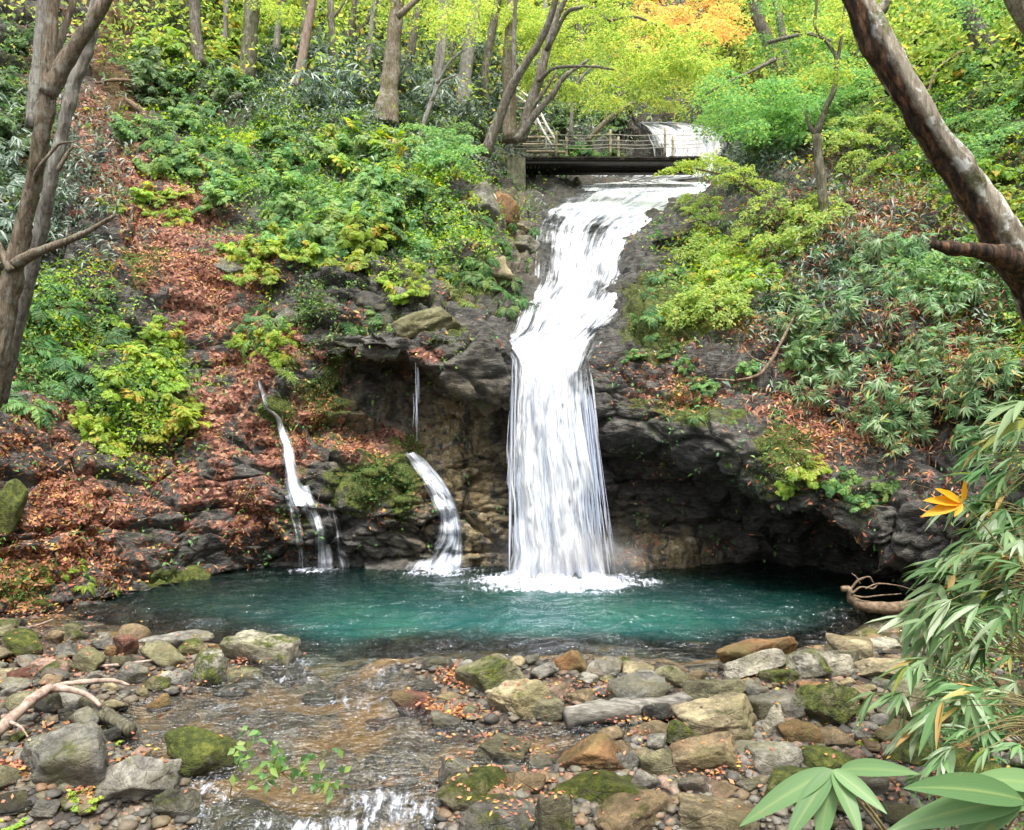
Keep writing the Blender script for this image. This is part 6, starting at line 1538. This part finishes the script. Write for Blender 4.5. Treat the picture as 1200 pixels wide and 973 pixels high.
for (tx, ty) in ((1081, 584), (1095, 570), (1130, 560), (1079, 603), (1118, 605)):
    e = P(tx, ty, 4.45) - c; L = np.linalg.norm(e)
    leaves(B, c[None], e[None], np.array([[.1, -.8, .55]]), L, L * .2 + .012, 'lance', .05, .4)
S.tube([org, P(1150, 612, 4.5), c], [.005, .004, .003], sides=5, cap=False, sub=3)
B.build('foliage', M['yellowleaf'], Y, origin=org); S.build('stems', M['stem'], Y, origin=org)
tag(Y, 'bamboo grass stem ending in one bright yellow fan of leaves', 'bamboo grass', None, 'thing')

# fresh leafy branch lying across the stream stones
o = empty('leafy_branch', Vector(P(262, 950, 5.9))); org = np.array(o.location); B, S = Builder(), Builder(); r = np.random.default_rng(6)
for pl in ([(262, 952), (285, 925), (330, 905), (362, 892), (392, 878)], [(266, 945), (276, 905), (286, 875), (304, 848)], [(300, 918), (312, 905), (322, 892), (326, 878)], [(330, 905), (350, 918), (380, 916), (402, 912)]):
    p = np.array([P(a, b, 5.85 - .1 * k / 4) for k, (a, b) in enumerate(pl)]); S.tube(p, np.linspace(.007, .002, len(p)), sides=5, cap=False, sub=3)
    t = r.uniform(.3, 1.0, 26); s_ = np.linspace(0, 1, len(p)); cc = np.stack([np.interp(t, s_, p[:, i]) for i in range(3)], 1) + r.normal(size=(26, 3)) * .035
    leaves(B, cc, r.normal(size=(26, 3)) + [0, -.2, -.5], r.normal(size=(26, 3)) * .5 + [0, -.7, .7], r.uniform(.06, .105, 26), .05, 'oval', .15, None, r)
B.build('foliage', M['maple_green'], o, origin=org); S.build('twigs', M['stem'], o, origin=org)
tag(o, 'fresh leafy green branch fallen across the stream stones', 'branch')

# ------------------------------------------------------------------ what nobody could count
def scatter(weight, n, seed, maxd=60):
    """points on the gorge slope with probability following a per-vertex weight"""
    r = np.random.default_rng(seed)
    q = tf; a = G2[q]
    area = np.linalg.norm(np.cross(a[:, 2] - a[:, 0], a[:, 3] - a[:, 1]), axis=1) / 2
    wgt = weight[q].mean(1) * area * (a[:, 0, 1] < maxd)
    cx_ = CX + F * a[:, 0, 0] / a[:, 0, 1]
    wgt = wgt * ((cx_ > -120) & (cx_ < 1320)) * (a[:, :, 2].min(1) > 0.04)
    k = r.choice(len(q), n, p=wgt / wgt.sum()); u, v = r.random((2, n, 1))
    p = (a[k, 0] * (1 - u) + a[k, 1] * u) * (1 - v) + (a[k, 3] * (1 - u) + a[k, 2] * u) * v
    nr = unit(np.cross(a[k, 2] - a[k, 0], a[k, 3] - a[k, 1])); nr *= np.where((nr * (p - np.array([0, 0, CH]))).sum(1) > 0, -1, 1)[:, None]
    return p, nr, r
dist2 = np.clip(14 / np.maximum(G2[:, 1], 6), .2, 1.2) ** 2
upf = np.clip(NR.reshape(-1, 3)[:, 2] + .25, 0, 1)
B = Builder()
fl_w = np.clip(LIT - .28 + .95 * fbm(flat * 1.3, 5, 90), 0, 1.2) ** 1.5 * dist2 * (1 - np.clip(inwater * 1.5, 0, 1)) * (.35 + upf)
p, nr, r = scatter(fl_w + .012 * dist2 * upf * (1 - np.clip(inwater * 1.5, 0, 1)), 54000, 201)
n = len(p); ax = r.normal(size=(n, 3)); ax -= nr * (ax * nr).sum(1)[:, None] * .9
leaves(B, p + nr * .012, ax, nr + r.normal(size=(n, 3)) * .45, np.clip(r.lognormal(-2.75, .35, n), .03, .15), np.clip(r.lognormal(-3.3, .3, n), .02, .08), 'oval', -.1, None, r)
# and on the bars: drifts caught between the stones
pts = []
for (x, y, rx, ry, m) in [(540, 797, 24, 12, 420), (530, 838, 34, 9, 420), (690, 812, 60, 10, 160), (15, 908, 20, 10, 200), (100, 930, 20, 16, 90), (600, 930, 60, 30, 220), (580, 905, 60, 16, 120), (850, 895, 60, 24, 260), (60, 775, 90, 30, 420), (250, 790, 60, 20, 160),
                          (900, 850, 160, 60, 420), (150, 900, 40, 30, 90), (760, 860, 40, 10, 90), (40, 725, 70, 16, 420), (1080, 890, 100, 60, 260), (40, 850, 50, 40, 120)]:
    for _ in range(m):
        px, py = x + rx * r.normal() * .6, y + ry * r.normal() * .6
        h_ = hit(px, py)
        if h_ is not None and h_[0][1] < 14: pts.append((h_[0], h_[1]))
pp = np.array([q[0] for q in pts]); nn = np.array([q[1] for q in pts]); n = len(pp); r = np.random.default_rng(7)
pp[:, 2] = np.maximum(pp[:, 2], zstream(pp[:, 1]) + .012)
ax = r.normal(size=(n, 3)) * [1, 1, .25]
leaves(B, pp + [0, 0, .015] + r.random((n, 1)) * [0, 0, .04], ax, nn + r.normal(size=(n, 3)) * .4, r.uniform(.025, .06, n), r.uniform(.02, .036, n), 'oval', -.1, r.uniform(.05, .95, n), r)
fl = B.build('fallen_leaves', M['litter']); tag(fl, 'red and brown fallen leaves covering the slopes and caught between stones', 'fallen leaves', kind='stuff')
tp, tn, r = scatter((np.clip(LIT, 0, 1) + .06) * dist2 * (1 - np.clip(inwater * 1.5, 0, 1)), 2600, 211)
B = Builder(); n = len(tp); ax = r.normal(size=(n, 3)); ax -= tn * (ax * tn).sum(1)[:, None] * .85
leaves(B, tp + tn * .02, ax, tn, r.uniform(.12, .55, n), r.uniform(.006, .014, n), 'lance', .05, None, r)
tw = B.build('fallen_twigs', M['deadwood']); tag(tw, 'thin fallen twigs lying in the leaf litter of the slopes', 'twigs', kind='stuff')
# leaves lying on the stones
B = Builder(); r = np.random.default_rng(31); n = 0
for box, sh, c, rad, o in ROCKS:
    if o.location.z > 1.2: continue
    m = int(r.poisson(2.5 + 14 * (sh in ('leaf-sprinkled boulder', 'bottom lichened boulder', 'pinkish flat stone', 'stone under the slab'))))
    me = o.data; co = np.zeros(len(me.vertices) * 3); me.vertices.foreach_get('co', co); co = co.reshape(-1, 3); no = np.zeros(len(me.vertices) * 3); me.vertices.foreach_get('normal', no); no = no.reshape(-1, 3)
    top = np.where(no[:, 2] > .75)[0]
    if m == 0 or len(top) == 0: continue
    k = r.choice(top, m); ax = r.normal(size=(m, 3)); ax -= no[k] * (ax * no[k]).sum(1)[:, None]
    leaves(B, co[k] + np.array(o.location) + no[k] * .006, ax, no[k] + r.normal(size=(m, 3)) * .2, r.uniform(.025, .05, m), r.uniform(.018, .032, m), 'oval', -.05, r.uniform(.2, 1, m), r)
lo_ = B.build('leaves_on_stones', M['litter']); tag(lo_, 'single yellow and orange leaves lying on the stones', 'fallen leaves', kind='stuff')
# low ground cover
def cover(name, label, weight, n, seed, mat, L, W, shape='oval', tuft=5, rise=.06, droop=.2):
    p, nr, r = scatter(weight, n // tuft, seed); B = Builder()
    far_ = np.sqrt(np.clip(p[:, 1] / 16, .6, 3))
    p = np.repeat(p, tuft, 0); nr = np.repeat(nr, tuft, 0); fs = np.repeat(far_, tuft); m = len(p)
    off = r.normal(size=(m, 3)) * .09 * fs[:, None]; up = unit(nr * .5 + [0, 0, .7])
    c = p + off - up * (off * up).sum(1)[:, None] + up * (r.random((m, 1)) * rise * 2 * fs[:, None])
    ax = r.normal(size=(m, 3)) * .8 + up * .25 + [0, -.25, -.1]
    leaves(B, c, ax, up + r.normal(size=(m, 3)) * .35, L * fs * r.uniform(.6, 1.3, m), W * fs * r.uniform(.7, 1.2, m), shape, droop, np.clip(np.repeat(r.random(m // tuft), tuft) + r.normal(size=m) * .15, 0, 1), r)
    o = B.build(name, M[mat]); tag(o, label, 'undergrowth', kind='stuff'); return o
LEAFY = blob(wobx, woby, [(410, 215, 190, 75, 1), (300, 150, 110, 50, .8), (165, 465, 70, 65, .9), (70, 385, 75, 70, .8), (510, 290, 80, 50, .5), (860, 300, 80, 50, .7), (350, 345, 40, 40, .5), (305, 390, 30, 30, .6)])
GR = blob(wobx, woby, GREEN); dry = 1 - np.clip(inwater * 1.8, 0, 1)
patch = np.clip(.45 + 1.2 * fbm(flat * .7, 3, 91), 0, 1)
cover('undergrowth', 'low mixed green undergrowth covering the upper slopes', (np.clip(GR - .1, 0, 1) * patch + .02) * dry * dist2, 70000, 301, 'fern', .10, .05)
cover('undergrowth', 'yellow-green low undergrowth in patches on the slopes', np.clip(GR - .1, 0, 1) * np.clip(.6 - 1.3 * fbm(flat * .8, 3, 92), 0, 1) * dry * dist2, 50000, 302, 'bright', .09, .05)
cover('undergrowth', 'knee-high leafy undergrowth between the shrubs of the left cliff', np.clip(LEAFY - .15, 0, 1) * np.clip(.1 + 2.2 * fbm(flat * .9, 3, 95), 0, 1) * dry * dist2, 20000, 307, 'fern', .085, .05, 'oval', 6, .14)
cover('undergrowth', 'bright leafy undergrowth between the shrubs of the left slope', np.clip(LEAFY - .15, 0, 1) * np.clip(.05 - 2.2 * fbm(flat * .9, 3, 96), 0, 1) * dry * dist2, 14000, 308, 'bright', .085, .055, 'oval', 6, .14)
farsasa = blob(px_f, py_f, [(400, 95, 110, 50, 1), (540, 110, 110, 60, 1), (680, 130, 60, 40, .6), (880, 165, 50, 40, .8), (60, 200, 60, 80, .5), (1000, 330, 90, 80, .35)])
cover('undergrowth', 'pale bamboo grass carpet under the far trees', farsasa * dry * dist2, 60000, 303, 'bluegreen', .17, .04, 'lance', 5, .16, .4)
top_ = blob(px_f, py_f, [(620, 20, 260, 70, 1), (300, 10, 200, 50, .8), (950, 30, 250, 70, 1), (750, 90, 120, 40, .8), (620, -100, 700, 90, 1.0)])
cover('woodland', 'yellow-green woodland foliage closing the head of the valley', top_ * dry * dist2, 70000, 304, 'maple', .15, .10, 'oval', 7, .7)
# the near right bank
r = np.random.default_rng(411); n = 26000; bx, by = r.uniform(1.2, 9, n), r.uniform(1.2, 10.5, n)
bz, bsd = ground_z(bx, by); over = bx - np.interp(by, [0, 4, 5, 10, 14], [1.0, 1.9, 2.75, 5.5, 7.5])
ok = (over + .35 * fbm(np.stack([bx, by, 0 * bx], 1) * 1.4, 3, 44) > .12) & (bsd > .1)
pb = np.stack([bx, by, bz], 1)[ok]; n = len(pb); B = Builder()
leaves(B, pb + np.abs(r.normal(size=(n, 3))) * [.02, .02, .07], r.normal(size=(n, 3)) * .8 + [-.2, -.2, .3], r.normal(size=(n, 3)) * .35 + [0, 0, 1], r.uniform(.04, .10, n), r.uniform(.02, .045, n), 'oval', .2, None, r)
bk = B.build('undergrowth', M['fern']); tag(bk, 'low green plants covering the near right bank', 'undergrowth', kind='stuff')
B = Builder(); k = r.random(n) < .3; m = int(k.sum()); ax = r.normal(size=(m, 3)) * [1, 1, .3]
leaves(B, pb[k] + [.03, .02, .03], ax, r.normal(size=(m, 3)) * .3 + [0, 0, 1], r.uniform(.05, .14, m), r.uniform(.015, .035, m), 'lance', 0, None, r)
bk = B.build('fallen_leaves', M['litter']); tag(bk, 'dry leaves lying on the near right bank', 'fallen leaves', kind='stuff')
mosst = np.clip(blob(wobx, woby, MOSSB) - .35, 0, 1)
cover('moss', 'short soft moss on the wet rocks', mosst * dry * dist2, 26000, 305, 'fern', .03, .014, 'oval', 6, .01)
litp = np.clip(blob(wobx, woby, [(1010, 280, 90, 60, 1), (1080, 430, 80, 90, 1), (960, 470, 60, 50, .7)]), 0, 1)
cover('dead_foliage', 'dry brown bamboo leaves and stems tangled on the right slope', litp * dist2, 9000, 306, 'litter', .14, .025, 'lance', 4, .12, .4)
